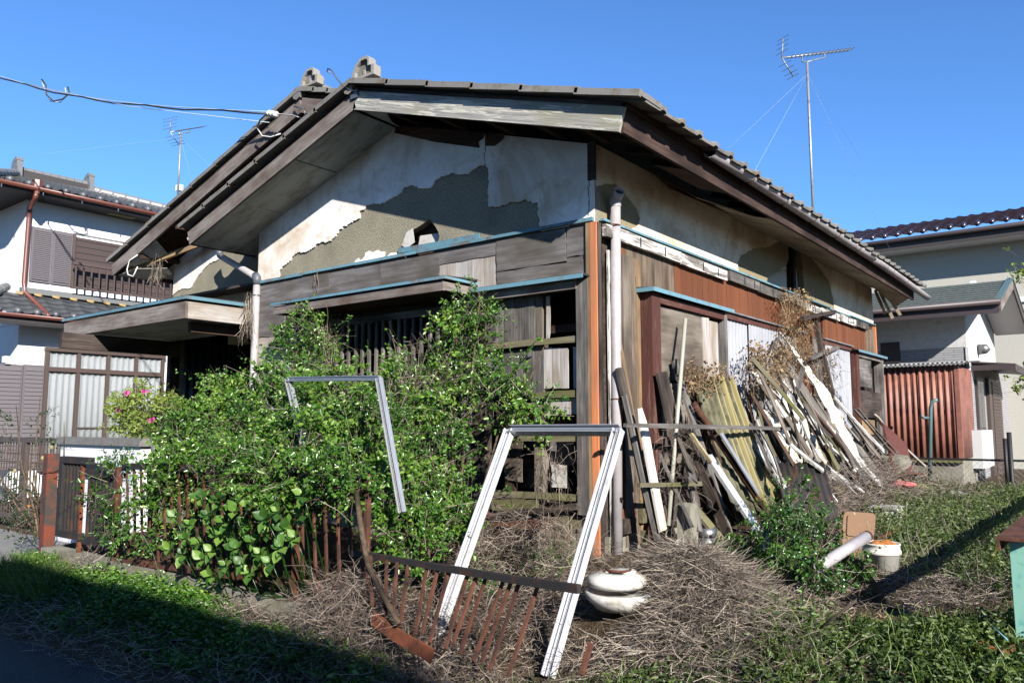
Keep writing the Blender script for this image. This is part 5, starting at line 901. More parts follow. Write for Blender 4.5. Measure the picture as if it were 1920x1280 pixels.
q = PZ(1622, 1075, .44); tag(box('brick', q.x-.05, q.x+.05, q.y-.04, q.y+.04, q.z-.05, q.z+.09, 'rust_orange'), 'red brick standing beside the white bucket', 'brick')
tag(poly('shelf_plate', [PX(1642, 1000, 1.5), PX(1646, 1012, 1.66), PX(1680, 998, 1.7), PX(1660, 985, 1.4)], (0, 0, .02), 'rust_orange'), 'rusty orange metal shelf plate above the white bucket', 'plate')
q = PX(1664, 985, 1.35); cb = thing('foam_box', 'battered white box in front of the planks, above the rusty shelf plate', 'box', q); box('body', q.x-.13, q.x+.13, q.y-.16, q.y+.16, q.z-.05, q.z+.17, 'white_peel', cb); box('lid', q.x-.14, q.x+.14, q.y-.17, q.y+.17, q.z+.1705, q.z+.2, 'white_peel', cb)
# red panel, U frame, chunk, crate, bag
tag(poly('steel_panel', [PX(1656, 792, .55), PX(1700, 832, .75), PX(1716, 893, .95), PX(1690, 905, .95), PX(1680, 895, .85)], (-.03, .01, 0), 'red_panel'), 'red brown steel panel leaning at the far end of the heap', 'panel')
tag(tube('chair_frame', [PX(1704, 945, 1.05), PX(1695, 900, 1.0), PX(1696, 889, 1.0), PX(1702, 887, 1.0), PX(1730, 888, 1.1), PX(1737, 897, 1.12), PX(1745, 930, 1.15), PX(1756, 968, 1.2)], .014, 'rust', None, 8), 'rusty bent tube frame like a chair back, right of the plank heap', 'tube frame')
q = PX(1658, 866, .6); tag(poly('concrete_chunk', [q+V((0, -.25, -.12)), q+V((0, .3, -.14)), q+V((.05, .3, .02)), q+V((.05, .05, .12)), q+V((0, -.2, .1))], (.25, 0, -.02), 'concrete'), 'pale concrete chunk behind the plank ends beside the red panel', 'rubble')
q = PX(1673, 880, .7); cr = thing('plastic_crate', 'black perforated crate piece beside the pale concrete chunk', 'crate', q); box('back', q.x-.02, q.x, q.y-.17, q.y+.17, q.z-.1, q.z+.1, 'black', cr)
for i in range(5): box('bar', q.x+.001, q.x+.02, q.y-.16+i*.07, q.y-.13+i*.07, q.z-.1, q.z+.1, 'alu_dark', cr)
def bag(name, label, c, sx, sy, sz, mat):
    bm = bmesh.new(); bmesh.ops.create_icosphere(bm, subdivisions=3, radius=1)
    for v in bm.verts: n = v.co.normalized(); k = 1+.25*math.sin(n.x*5+c.x*9)+.2*math.sin(n.y*7+n.z*4)+.1*math.sin(n.z*13); v.co = V((n.x*sx*k, n.y*sy*k, n.z*sz*k))
    me = bpy.data.meshes.new(name); bm.to_mesh(me); bm.free(); me.materials.append(MATS[mat]); o = bpy.data.objects.new(name, me); link(o, Matrix.Translation(c)); return tag(o, label, 'bag')
bag('plastic_bag', 'small pink printed bag beside the tube frame', PX(1688, 908, 1.0), .14, .12, .05, 'pink'); bag('plastic_bag', 'crumpled white bag lying right of the tube frame', PX(1752, 925, 1.1), .3, .14, .06, 'white_bag'); bag('plastic_bag', 'white bag half hidden in the weeds by the bucket', PX(1705, 1010, 1.7), .16, .14, .06, 'white_bag')
# white glazed basin
q = drop(1160, 1106, .13); bs = thing('ceramic_basin', 'white glazed round basin turned over on its rim beside the aluminium frame', 'basin', q)
v_, f_ = lath([(a_*.9, b_*.66) for a_, b_ in [(0, -.16), (.14, -.15), (.21, -.06), (.215, -.01), (.20, .0), (.195, -.02), (.15, -.03), (0, -.03)]], 28, q); ob('lower_bowl', v_, f_, 'white_gloss', bs, None, True)
v_, f_ = lath([(a_*.9, b_*.66) for a_, b_ in [(.09, .035), (.165, .03), (.19, .055), (.195, .085), (.18, .12), (.12, .15), (.085, .155), (.075, .14), (.08, .10), (.0, .09)]], 28, q+V((-.01, 0, 0))); ob('upper_ring', v_, f_, 'white_gloss', bs, None, True)
v_, f_ = lath([(a_*.9, b_*.66) for a_, b_ in [(.0, .135), (.075, .135), (.08, .145), (.07, .155), (0, .158)]], 20, q+V((.02, .03, .01))); ob('stopper', v_, f_, 'white_gloss', bs, None, True); tube('rusty_ring', [q+V((.068*math.cos(t), .068*math.sin(t), .115)) for t in np.linspace(3.4, 6.9, 14)], .008, 'rust', bs, 6)
A = PZ(990, 1190, .28); o = corr('plastic_sheet', A, PZ(1115, 1203, .28)-A, V((-.1, .35, .02)), 1, .012, .05, 'white_corr', None, .003); tag(o, 'white corrugated sheet edge lying behind the foot of the bright frame', 'sheet')
A = PZ(1795, 1212, H(2.6, -.3)+.02); o = corr('rusty_sheet', drop(1795, 1208, .05), V((.2, -.08, 0)), V((.08, .3, .01)), 1, .012, .06, 'rust_orange', None, .003); tag(o, 'rusty red corrugated sheet flat on the ground at lower right', 'sheet')
tag(poly('gutter_end', [PX(1418, 1030, .95), PX(1432, 1035, .98), PX(1445, 990, .98), PX(1436, 985, .95)], (.03, .01, 0), 'alu_dark'), 'bluish grey gutter end at the foot of the iron pipe', 'gutter piece')
tag(ob('stone', *lath([(0, -.03), (.045, -.02), (.05, 0), (.035, .015), (0, .02)], 9, drop(1188, 1218, .05)), 'white_gloss', None, None, True), 'pale stone in the lower edge of the straw heap', 'stone')
tag(tube('bamboo_stick', [PZ(1510, 1198, .36), PZ(1605, 1125, .62)], .007, 'twig', None, 6), 'thin pale stick slanting in front of the dark metal plate', 'stick'); tag(tube('blue_stick', [PZ(1856, 1170, .5), PZ(1888, 1198, .48)], .005, 'rope_blue', None, 5), 'thin blue strip on the ground near the green post', 'strip')
# thin slats fanned out in the heap
for i in range(84):
    u = R.random(); tx, ty = 1385+u*225+R.gauss(0, 14), 705+u*105+R.uniform(-45, 95); bx_, by_ = tx+R.uniform(35, 105), ty+R.uniform(80, 165); x0_ = R.uniform(.22, .5)+.1*(ty-700)/150; x1_ = x0_+R.uniform(.2, .42)
    if by_ > 955: continue
    o = beam('slat', PX(bx_, by_, x1_), PX(tx, ty, x0_), R.choice((.02, .03, .045, .07, .09)), R.uniform(.008, .025), R.choice(['grey_wood', 'grey_wood', 'grey_wood', 'dark_wood', 'mossy', 'white_peel', 'pale_wood', 'rafter', 'ply_brown']), None, (R.uniform(-.5, .5), 1, R.uniform(-.5, .5)), .005, 1, R.choice((0, 0, 2, 3)), R.uniform(-.04, .04))
    tag(o, 'thin weathered slat leaning in the fanned heap against the side wall', 'slat', 'thin slats fanned against the side wall')
for i in range(22):
    tx, ty = R.uniform(1225, 1400), R.uniform(760, 900); bx_, by_ = tx+R.uniform(20, 70), ty+R.uniform(70, 150)
    if by_ > 1005: by_ = 1005
    o = beam('slat', PX(bx_, by_, R.uniform(.4, .6)), PX(tx, ty, R.uniform(.16, .3)), R.choice((.02, .03, .05, .09)), R.uniform(.01, .02), R.choice(['grey_wood', 'dark_wood', 'mossy', 'rafter', 'ply_brown']), None, (R.uniform(-.4, .4), 1, R.uniform(-.3, .3)), .004, 1, R.choice((0, 2)))
    tag(o, 'dark narrow slat among the boards leaning near the house corner', 'slat', 'dark slats leaning near the corner')
# scrap boards that look alike, heaped
for i in range(34):
    y = R.uniform(3.0, 8.0); x = R.uniform(.2, 1.1); z = H(x, y)+R.uniform(.0, .22); d = V((R.uniform(.3, 1), R.uniform(-.5, .9), R.uniform(-.75, -.1))).normalized()*R.uniform(.35, .9)
    o = beam('scrap_board', V((x, y, z))-d*.5, V((x, y, z))+d*.5, R.uniform(.03, .1), .02, R.choice(['grey_wood', 'grey_wood', 'mossy', 'white_peel', 'dark_wood']), None, (R.uniform(-1, 1), 1, R.uniform(-1, 1)), .005, 1, 2)
    tag(o, 'weathered scrap of board in the low rubble heap along the side wall', 'board', 'scrap boards heaped along the side wall')
tube('fence_cord', [fz(225, 872), fz(212, 892), fz(206, 912), fz(218, 905), fz(228, 885), fz(236, 880)], .004, 'rope_blue', fn, 4); tube('fence_cord', [fz(236, 893), fz(245, 889), fz(244, 898), fz(232, 900), fz(240, 905), fz(246, 896)], .004, 'rope_blue', fn, 4)
# ================================================================ plants
def nrm(a): return a/np.maximum(1e-9, np.linalg.norm(a, axis=-1, keepdims=True))
def np_mesh(name, vs, tris_or_quads, mat, rnd, parent=None, origin=None, kind='stuff'):
    me = bpy.data.meshes.new(name); f = np.asarray(tris_or_quads, dtype=np.int32); k = f.shape[1]; nf = len(f); o0 = np.array(origin if origin is not None else (vs[:, 0].mean(), vs[:, 1].mean(), vs[:, 2].min())); vv = (vs-o0).astype(np.float32)
    me.vertices.add(len(vv)); me.vertices.foreach_set('co', vv.ravel()); me.loops.add(nf*k); me.loops.foreach_set('vertex_index', f.ravel()); me.polygons.add(nf); me.polygons.foreach_set('loop_start', np.arange(0, nf*k, k, dtype=np.int32)); me.polygons.foreach_set('loop_total', np.full(nf, k, dtype=np.int32))
    at = me.attributes.new('rnd', 'FLOAT', 'POINT'); at.data.foreach_set('value', np.asarray(rnd, dtype=np.float32)); me.materials.append(MATS[mat]); me.update(calc_edges=True)
    o = bpy.data.objects.new(name, me); link(o, Matrix.Translation(V(o0)), parent)
    if kind: o['kind'] = kind
    return o
def leaf_np(pos, d, ln, wr=.5, fold=.25):
    n = len(pos); d = nrm(d); r = NR.normal(size=(n, 3)); r[:, 2] *= .5; s = nrm(np.cross(d, r+np.array([0, 0, .01]))); u = np.cross(s, d); u *= np.sign(u[:, 2:3]+1e-6)
    ln = ln[:, None]; m = pos+d*ln*.42; w = ln*wr*.5; tip = pos+d*ln-u*ln*.12
    vs = np.stack([pos, m+s*w+u*w*fold*2, tip, m-s*w+u*w*fold*2, pos+d*ln*.75+s*w*.7+u*w*fold, pos+d*ln*.75-s*w*.7+u*w*fold], 1).reshape(-1, 3)
    b = np.arange(n)[:, None]*6; f = np.concatenate([b+[0, 4, 1], b+[0, 2, 4], b+[0, 5, 2], b+[0, 3, 5]], 0); return vs, f
def ribbon_np(p0, d, ln, w, curve=.3, seg=4, droop=0.):
    n = len(p0); d = nrm(d); s = nrm(np.cross(d, NR.normal(size=(n, 3)))); out = []; p = p0.copy(); st_ = (ln/(seg-1))[:, None]
    for i in range(seg):
        t = i/(seg-1); ww = (w*(1-.55*t))[:, None]*.5; out += [p+s*ww, p-s*ww]; p = p+d*st_; d = nrm(d+NR.normal(size=(n, 3))*curve*1.1/max(1, seg-2)**.5+np.array([0, 0, -droop*1.5/seg]))
    vs = np.stack(out, 1).reshape(-1, 3); b = np.arange(n)[:, None]*(2*seg); f = np.concatenate([b+[2*i, 2*i+1, 2*i+3, 2*i+2] for i in range(seg-1)], 0); return vs, f
def rep(r, k): return np.repeat(r, k)
def blob_pts(c, r, n, shell=.55):
    v = nrm(NR.normal(size=(n, 3))); q = (shell+(1-shell)*NR.random(n))[:, None]; return np.array(c)+v*q*np.array(r), v
def foliage(name, blobs, dens, leaf, mat, parent, per=11, sl=(.07, .2), upb=.45, wr=.58, stem='twig'):
    P, D, Ln, SP, SD, SLn, RB = [], [], [], [], [], [], []
    for (c, r, k) in blobs:
        n = int(dens*k*(r[0]*r[2]/.16)); m = max(3, n//20); sc, sv = blob_pts(c, r, m, .35); keep = NR.integers(0, m, n); cr_ = NR.uniform(.035, .095, m); o = sc[keep]+NR.normal(size=(n, 3))*cr_[keep][:, None]; v = sv[keep]
        d = nrm(v*.7+NR.normal(size=(n, 3))*.6+np.array([0, 0, upb])); l = NR.uniform(sl[0], sl[1], n)*np.where(NR.random(n) < .07, 2.3, 1.); SP.append(o); SD.append(d); SLn.append(l); cb = NR.random(m)[keep]
        for j in range(per):
            t = (j+.6)/per; p = o+d*(l*t)[:, None]; p[:, 2] -= .15*l*t*t; rad = nrm(NR.normal(size=(n, 3))); rad = nrm(rad-d*(rad*d).sum(1, keepdims=True)*.7)
            P.append(p); D.append(rad*.9+d*.45); Ln.append(NR.uniform(leaf*.55, leaf*1.3, n)*(1-.4*t)*(.75+.4*cb)); RB.append(np.clip(.35*cb+.3*t+.45*NR.random(n)-.08, 0, 1))
    P, D, Ln, rnd = np.concatenate(P), np.concatenate(D), np.concatenate(Ln), np.concatenate(RB); vs, f = leaf_np(P, D, Ln, wr)
    o = np_mesh('foliage', vs, f, mat, rep(rnd, 6), parent)
    SP, SD, SLn = np.concatenate(SP), np.concatenate(SD), np.concatenate(SLn); vs, f = ribbon_np(SP-SD*.1, SD, SLn+.1, np.full(len(SP), .0035), .15, 3, .1); np_mesh('twigs', vs, f, stem, rep(NR.random(len(SP)), 6), parent); return o
def straw(name, label, p0, d, ln, w, mat, curve=.5, droop=0., parent=None, seg=6):
    vs, f = ribbon_np(p0, d, ln, w, curve, seg, droop); rnd = NR.random(len(p0)); o = np_mesh(name, vs, f, mat, rep(rnd, 2*seg), parent)
    if label: tag(o, label, None)
    return o
HV = np.vectorize(H); BAS = drop(1160, 1106, .13)
B = lambda px, py, y, r, k=1, fy=.8: (tuple(PY(px, py, y)), (r, r*fy, r), k)
def branches(parent, base, tips, r, mat='bark'):
    for t in tips:
        a, b = V(base), V(t); m = a.lerp(b, .5)+V((R.uniform(-.1, .1), R.uniform(-.1, .1), R.uniform(-.05, .1))); tube('branch', [a, a.lerp(m, .6), m, m.lerp(b, .6), b], [r, r*.8, r*.6, r*.45, r*.25], mat, parent, 5)
sh1 = thing('rose_shrub', 'large tangled green shrub of small glossy leaves overgrowing the front fence', 'shrub', (-2.4, -1.5, .42))
bl1 = [B(400, 800, -1.5, .40), B(505, 765, -1.2, .42), B(560, 670, -.6, .34, .8), B(575, 612, -.42, .2, .5), B(625, 785, -1.4, .46), B(480, 870, -1.75, .42), B(620, 865, -1.75, .42), B(345, 850, -1.85, .33), B(430, 735, -1.0, .22, .7), B(515, 650, -.5, .22, .6), B(350, 940, -1.95, .26, .8), B(720, 770, -1.05, .38), B(690, 840, -1.6, .33), B(550, 820, -1.75, .38), B(420, 900, -1.9, .36), B(560, 930, -1.9, .3, .7), B(330, 885, -2.22, .17), B(395, 880, -2.25, .18), B(465, 885, -2.24, .18), B(535, 892, -2.24, .17), B(600, 895, -2.22, .18), B(655, 890, -2.2, .17), B(310, 925, -2.2, .14, .7), B(500, 910, -2.28, .13, .7), B(566, 800, -2.12, .15, .9), B(580, 850, -2.14, .14, .8)]
foliage('f', bl1, 430, .046, 'leaf_shrub', sh1); branches(sh1, (-2.5, -1.5, .4), [PY(400, 780, -1.4), PY(560, 640, -.6), PY(625, 760, -1.3), PY(480, 850, -1.7), PY(600, 700, -1.0), PY(720, 740, -1.0), PY(350, 850, -1.8), PY(505, 720, -1.1)], .022)
sh2 = thing('climbing_shrub', 'green climbing shrub reaching up the lattice window to the blue canopy', 'shrub', (-.9, -.5, .42))
bl2 = [B(800, 705, -.6, .26, .6), B(858, 640, -.38, .24), B(885, 578, -.32, .17, .8), B(842, 590, -.42, .16, .5), B(832, 778, -.8, .26), B(950, 745, -.55, .2), B(1000, 765, -.6, .15, .9), B(905, 715, -.5, .18, .7), B(965, 700, -.4, .1, .5), B(760, 690, -.7, .15, .4), B(880, 690, -.4, .16, .8)]
foliage('f', bl2, 420, .047, 'leaf_shrub', sh2); branches(sh2, (-.95, -.7, .42), [PY(858, 600, -.35), PY(900, 560, -.3), PY(1000, 760, -.6), PY(800, 700, -.6), PY(955, 735, -.55), PY(1020, 650, -.3)], .02)
sh3 = thing('low_shrub', 'dense green shrub right of the buried grey frame, above the collapsed fence rail', 'shrub', (-.4, -1.7, .4))
foliage('f', [B(800, 870, -1.3, .34), B(790, 965, -1.7, .3), B(735, 915, -1.85, .24), B(822, 930, -1.5, .18), B(760, 1000, -1.9, .2, .8)], 430, .046, 'leaf_shrub', sh3); branches(sh3, (-.4, -1.6, .4), [PY(800, 860, -1.3), PY(760, 950, -1.7), PY(850, 900, -1.5)], .018)
# shoots standing clear of the crown
def sprigs(parent, pts, mat, leaf, r=.004, lk=14):
    for (a, b) in pts:
        a, b = V(a), V(b); mid = a.lerp(b, .5)+V((R.uniform(-.04, .04), 0, .03)); cr_ = [a, mid, b]; tube('shoot', cr_, [r, r*.8, r*.4], 'leaf_vine', parent, 4)
        t = NR.random(lk); P = np.array([list(a.lerp(mid, u*2) if u < .5 else mid.lerp(b, u*2-1)) for u in t]); vs, f = leaf_np(P, NR.normal(size=(lk, 3))+np.array([0, 0, .5]), NR.uniform(leaf*.6, leaf*1.2, lk)); np_mesh('shoot_leaves', vs, f, mat, rep(NR.random(lk), 6), parent)
sprigs(sh2, [(PY(985, 660, -.2), PY(1015, 635, -.12)), (PY(965, 700, -.3), PY(1000, 650, -.15)), (PY(870, 560, -.3), PY(860, 535, -.3)), (PY(900, 560, -.3), PY(925, 575, -.3))], 'leaf_shrub', .04); sprigs(sh1, [(PY(600, 640, -.5), PY(650, 600, -.4)), (PY(430, 730, -1), PY(445, 700, -1)), (PY(675, 690, -.8), PY(690, 640, -.7)), (PY(652, 660, -.6), PY(655, 592, -.5))], 'leaf_bright', .035)
for (px, py, y, r, n) in ((620, 690, -.75, .12, 70), (770, 740, -.85, .18, 130), (600, 650, -.5, .12, 50), (735, 860, -1.5, .15, 60), (830, 720, -.65, .12, 70)):
    o_, v_ = blob_pts(tuple(PY(px, py, y)), (r, r*.7, r), n, .1); straw('bare_twigs', None, o_, v_*.4+NR.normal(size=(n, 3))*.6+[0, 0, .1], NR.uniform(.2, .5, n), np.full(n, .005), 'twig', .5, .1, sh1)
# hydrangea: every leaf its own
hy = thing('hydrangea', 'bushy hydrangea with broad bright green leaves growing through the rusty fence', 'shrub', (-1.9, -2.35, .3))
LM = []
for v_ in range(4):
    vs, fs = [], []; n = 7
    for i in range(n+1):
        u = i/n; wd = .36*math.sin(math.pi*min(1, u*.96+.02)**.8)*(1+.06*(i % 2)); z = .06*math.sin(u*3)-.16*u*u
        vs += [(u, -wd, z+.10+.03*math.sin(i*2.1+v_)), (u, 0, z-.02*(v_ % 2)), (u, wd, z+.10-.03*math.sin(i*1.7+v_))]
    for i in range(n): a = 3*i; fs += [(a, a+1, a+4, a+3), (a+1, a+2, a+5, a+4)]
    me = mesh('leaf', vs, fs, 'leaf_bright', True); at = me.attributes.new('rnd', 'FLOAT', 'POINT'); at.data.foreach_set('value', np.full(len(vs), .15+.25*v_, dtype=np.float32)); LM.append(me)
def big_leaf(parent, c, d, up, s, me=None):
    d = V(d).normalized(); up = V(up); s_ = up.cross(d).normalized(); n = d.cross(s_); o = bpy.data.objects.new('leaf', me or R.choice(LM)); link(o, Matrix(((d.x*s, s_.x*s, n.x*s, c.x), (d.y*s, s_.y*s, n.y*s, c.y), (d.z*s, s_.z*s, n.z*s, c.z), (0, 0, 0, 1))), parent)
spots = [(435, 1000), (395, 965), (470, 950), (505, 1000), (528, 1028), (425, 1062), (350, 1010), (545, 985), (455, 925), (375, 1020), (490, 1040), (410, 940), (330, 970), (525, 960), (445, 1030), (570, 965), (380, 1050), (465, 985), (415, 1005), (510, 1055), (570, 930), (555, 1010), (360, 985), (440, 960), (480, 1015), (400, 1035), (320, 1030), (455, 1060), (535, 995), (500, 975), (425, 980), (345, 1040), (400, 1080), (470, 1075), (520, 940), (380, 935)]
for (px, py) in spots:
    c = PY(px, py, -2.32-R.uniform(0, .16)); k = R.choice((5, 6, 7)); a0 = R.uniform(0, 6)
    for i in range(k):
        a = a0+i*6.28/k+R.uniform(-.3, .3); d = V((math.cos(a), -.45+.35*math.sin(a*2), math.sin(a)*.75+R.uniform(-.1, .3))); big_leaf(hy, c+d*.015, d, V((R.uniform(0, .8), R.uniform(-1, -.4), R.uniform(.5, 1))), R.uniform(.05, .092))
    tube('stem', [c, c+V((R.uniform(-.05, .1), .06, -.15)), V((c.x+R.uniform(-.1, .1), -2.2, .36))], [.004, .005, .007], 'leaf_vine', hy, 5)
gv_ = thing('gate_creeper', 'leafy green creeper hanging over the black section of the fence', 'creeper', tuple(fz(200, 1020)))
foliage('f', [B(205, 905, -2.22, .13), B(198, 960, -2.25, .12), B(215, 990, -2.25, .11), B(180, 930, -2.2, .08, .6), B(290, 930, -2.2, .16, .6), B(270, 1000, -2.25, .14, .6), B(230, 870, -2.15, .1, .4)], 460, .04, 'leaf_vine', gv_)
ws_ = thing('wispy_shrub', 'wispy dark leaved shrub with yellow fruit at the left edge before the brown gate', 'shrub', tuple(PY(70, 1010, -2.0)))
tips = [PY(30, 760, -1.9), PY(75, 745, -1.9), PY(10, 830, -2.0), PY(120, 790, -2.0), PY(55, 850, -2.0), PY(0, 900, -2.1), PY(95, 880, -2.0), PY(-20, 850, -2.1)]; branches(ws_, PY(75, 1010, -2.0), tips, .014)
foliage('f', [B(60, 985, -2.0, .16), B(20, 960, -2.05, .2, .5), B(85, 930, -2.0, .12, .7), B(35, 880, -2.0, .16, .25), B(20, 800, -2, .16, .16), B(70, 790, -1.95, .14, .22), B(110, 820, -2, .12, .22), B(5, 850, -2, .15, .2)], 330, .04, 'leaf_dark', ws_, 8, (.1, .22))
for px, py in ((55, 947), (80, 858), (97, 838), (28, 882)): v_, f_ = lath([(0, -.03), (.018, -.015), (.02, 0), (.012, .018), (0, .022)], 8, PY(px, py, -2.05)); ob('fruit', v_, f_, 'moss_edge' if py != 947 else 'orange', ws_, None, True)
az = thing('azalea', 'yellow green azalea bush with a few pink blooms behind the low white wall', 'shrub', tuple(PY(262, 850, -.3)))
foliage('f', [B(265, 765, -.3, .3), B(235, 790, -.3, .24), B(290, 800, -.35, .26), B(300, 765, -.3, .22)], 420, .05, 'leaf_azalea', az, 9, (.08, .18)); branches(az, PY(265, 850, -.3), [PY(240, 770, -.3), PY(290, 770, -.3)], .02)
for px, py in ((238, 738), (272, 734), (286, 788), (222, 770)):
    c = PY(px, py, -.58); pos = np.tile(np.array(c), (7, 1)); vs, f = leaf_np(pos, NR.normal(size=(7, 3))+np.array([.4, -.8, .5]), np.full(7, .05), .9, .1); np_mesh('bloom', vs, f, 'petal', rep(NR.random(7), 6), az, None, None)
# ---- green vine and weeds in the side yard
vn = thing('green_vine', 'dark green leafy vine sprawling over the rusty sheet and white pipe stub', 'vine', (1.6, .3, .45)); BX = lambda px, py, x, r, k=1: (tuple(PX(px, py, x)), (r, r, r*.8), k)
foliage('f', [BX(1490, 985, 1.3, .2), BX(1510, 1030, 1.5, .22), BX(1528, 1030, 1.55, .17), BX(1500, 960, 1.2, .14, .7), BX(1530, 1090, 1.7, .22), BX(1550, 1115, 1.85, .16), BX(1540, 1068, 1.95, .1, 1.3), BX(1480, 950, 1.15, .12, .6), BX(1400, 1025, .9, .14, .6), BX(1350, 1030, .7, .12, .5), BX(1450, 1020, 1.1, .13, .5)], 420, .042, 'leaf_vine', vn); sprigs(vn, [(PX(1483, 1000, 1.4), PX(1478, 895, 1.3)), (PX(1505, 1240, 2.0), PX(1505, 1085, 1.95)), (PX(1530, 1000, 1.5), PX(1552, 965, 1.5)), (PX(1500, 1230, 2.0), PX(1520, 1140, 2.0))], 'leaf_bright', .035, .006, 18)
def area(n, poly_, dens=None):
    xs_ = [p[0] for p in poly_]; ys_ = [p[1] for p in poly_]; out = []
    P = np.stack([NR.uniform(min(xs_), max(xs_), n*3), NR.uniform(min(ys_), max(ys_), n*3)], 1); ins_ = np.zeros(len(P), bool); j = len(poly_)-1
    for i in range(len(poly_)):
        xi, yi = poly_[i]; xj, yj = poly_[j]; c = ((yi > P[:, 1]) != (yj > P[:, 1])) & (P[:, 0] < (xj-xi)*(P[:, 1]-yi)/(yj-yi+1e-12)+xi); ins_ ^= c; j = i
    P = P[ins_][:n]; clump = .5+.5*np.sin(P[:, 0]*4.1+1.3*np.sin(P[:, 1]*3.3))*np.sin(P[:, 1]*3.7+1.1*np.sin(P[:, 0]*2.9)); return P, clump
def weeds(name, label, poly_, n, hmax, leaf, mat, thin=.35, cat=None, per=8, wr=.5, hmin=.25):
    P, cl = area(n, poly_); keep = NR.random(len(P)) < (thin+(1-thin)*cl); P, cl = P[keep], cl[keep]; m = len(P); z = HV(P[:, 0], P[:, 1]); h = hmax*(hmin+(1-hmin)*cl)*NR.uniform(.4, 1, m); base = np.column_stack([P, z]); d = nrm(NR.normal(size=(m, 3))*[.35, .35, 0]+[0, 0, 1]); A, D, Ln = [], [], []
    for j in range(per):
        t = (j+.5)/per; A.append(base+d*(h*t)[:, None]); v = NR.normal(size=(m, 3)); v[:, 2] = v[:, 2]*.35+.25; D.append(v); Ln.append(NR.uniform(.6, 1.2, m)*leaf*(1.1-.5*t))
    A, D, Ln = np.concatenate(A), np.concatenate(D), np.concatenate(Ln); vs, f = leaf_np(A, D, Ln, wr); o = np_mesh(name, vs, f, mat, rep(np.clip(.35*np.tile(cl, per)+.65*NR.random(len(A)), 0, 1), 6)); return tag(o, label)
weeds('weeds', 'green leafy weeds in the side yard between heap and boundary fence', [(1.25, 2.6), (1.9, 1.5), (2.15, .4), (2.9, .2), (2.9, 9), (1.0, 9.0), (1.1, 5)], 4600, .34, .052, 'leaf_weed', .5); weeds('weeds', 'low green weeds in the lower right corner', [(1.55, -1.75), (1.8, -1.1), (2.2, -.6), (3.1, -.4), (3.1, -2.4), (1.3, -2.3)], 2200, .2, .05, 'leaf_weed'); weeds('ground_cover', 'low green ground cover along the road verge', [(-5.4, -3.0), (-5.2, -2.3), (-.2, -2.32), (1.4, -2.5), (1.2, -2.95), (-2, -2.95)], 2600, .14, .045, 'leaf_vine', .3); weeds('ground_cover', 'ivy like ground cover climbing the concrete kerb below the iron fence', [(-5.0, -2.7), (-5.0, -2.32), (-1.5, -2.32), (-.2, -2.32), (-.2, -2.7)], 4400, .22, .048, 'leaf_vine', .7, hmin=.5); weeds('ground_cover', 'fresh green ivy leaves right against the concrete kerb', [(-5.0, -2.46), (-5.0, -2.3), (-1.75, -2.3), (-1.75, -2.46)], 1500, .3, .05, 'leaf_shrub', .9, hmin=.55); weeds('ground_cover', 'green leaves sprouting below the middle of the rusty fence', [(-1.3, -2.6), (-1.2, -2.32), (.2, -2.36), (.3, -2.75)], 700, .22, .05, 'leaf_shrub', .4, hmin=.4); weeds('weeds', 'sparse green weeds round the foot of the front wall', [(-.7, -.25), (.0, -.25), (.1, -1.3), (-.6, -1.6)], 260, .22, .045, 'leaf_vine', .3)
weeds('weeds', 'small green weeds at the foot of the leaning boards', [(.3, .3), (.9, .3), (1.4, 1.6), (.9, 2.0)], 420, .14, .04, 'leaf_vine', .2)
def blades(name, label, poly_, n, hl, w, mat, thin=.2, lean_=.35):
    P, cl = area(n, poly_); keep = NR.random(len(P)) < thin+(1-thin)*cl; P, cl = P[keep], cl[keep]; m = len(P); base = np.column_stack([P, HV(P[:, 0], P[:, 1])-.01]); d = nrm(NR.normal(size=(m, 3))*[lean_, lean_, .05]+[0, 0, 1]); return straw(name, label, base, d, NR.uniform(hl*.4, hl, m), np.full(m, w), mat, .5, .25)
blades('grass', 'bright green grass tufts at lower right', [(1.9, -.9), (3.0, -.2), (3.1, -1.8), (1.8, -1.7)], 2400, .2, .005, 'grass', .1); blades('grass', 'bright feathery grass at the left end of the fence', [(-5.1, -2.9), (-4.95, -2.35), (-3.7, -2.33), (-3.4, -2.8)], 5200, .28, .0045, 'grass', .6); P, cl = area(2600, [(1.2, .4), (2.9, .2), (2.9, 9), (1.0, 9)]); straw('dry_grass', 'dead stalks standing among the side yard weeds', np.column_stack([P, HV(P[:, 0], P[:, 1])]), NR.normal(size=(len(P), 3))*[.6, .6, .3]+[0, 0, .8], NR.uniform(.1, .36, len(P)), np.full(len(P), .004), 'straw', .5, .2); blades('grass', 'green grass among the side yard weeds', [(1.5, .3), (2.9, .0), (2.9, 9), (1.4, 9)], 2600, .26, .006, 'grass'); blades('grass', 'few grass tufts by the foot of the bright frame', [(.6, -2.3), (1.5, -2.0), (1.6, -2.5), (.6, -2.6)], 600, .2, .005, 'grass')
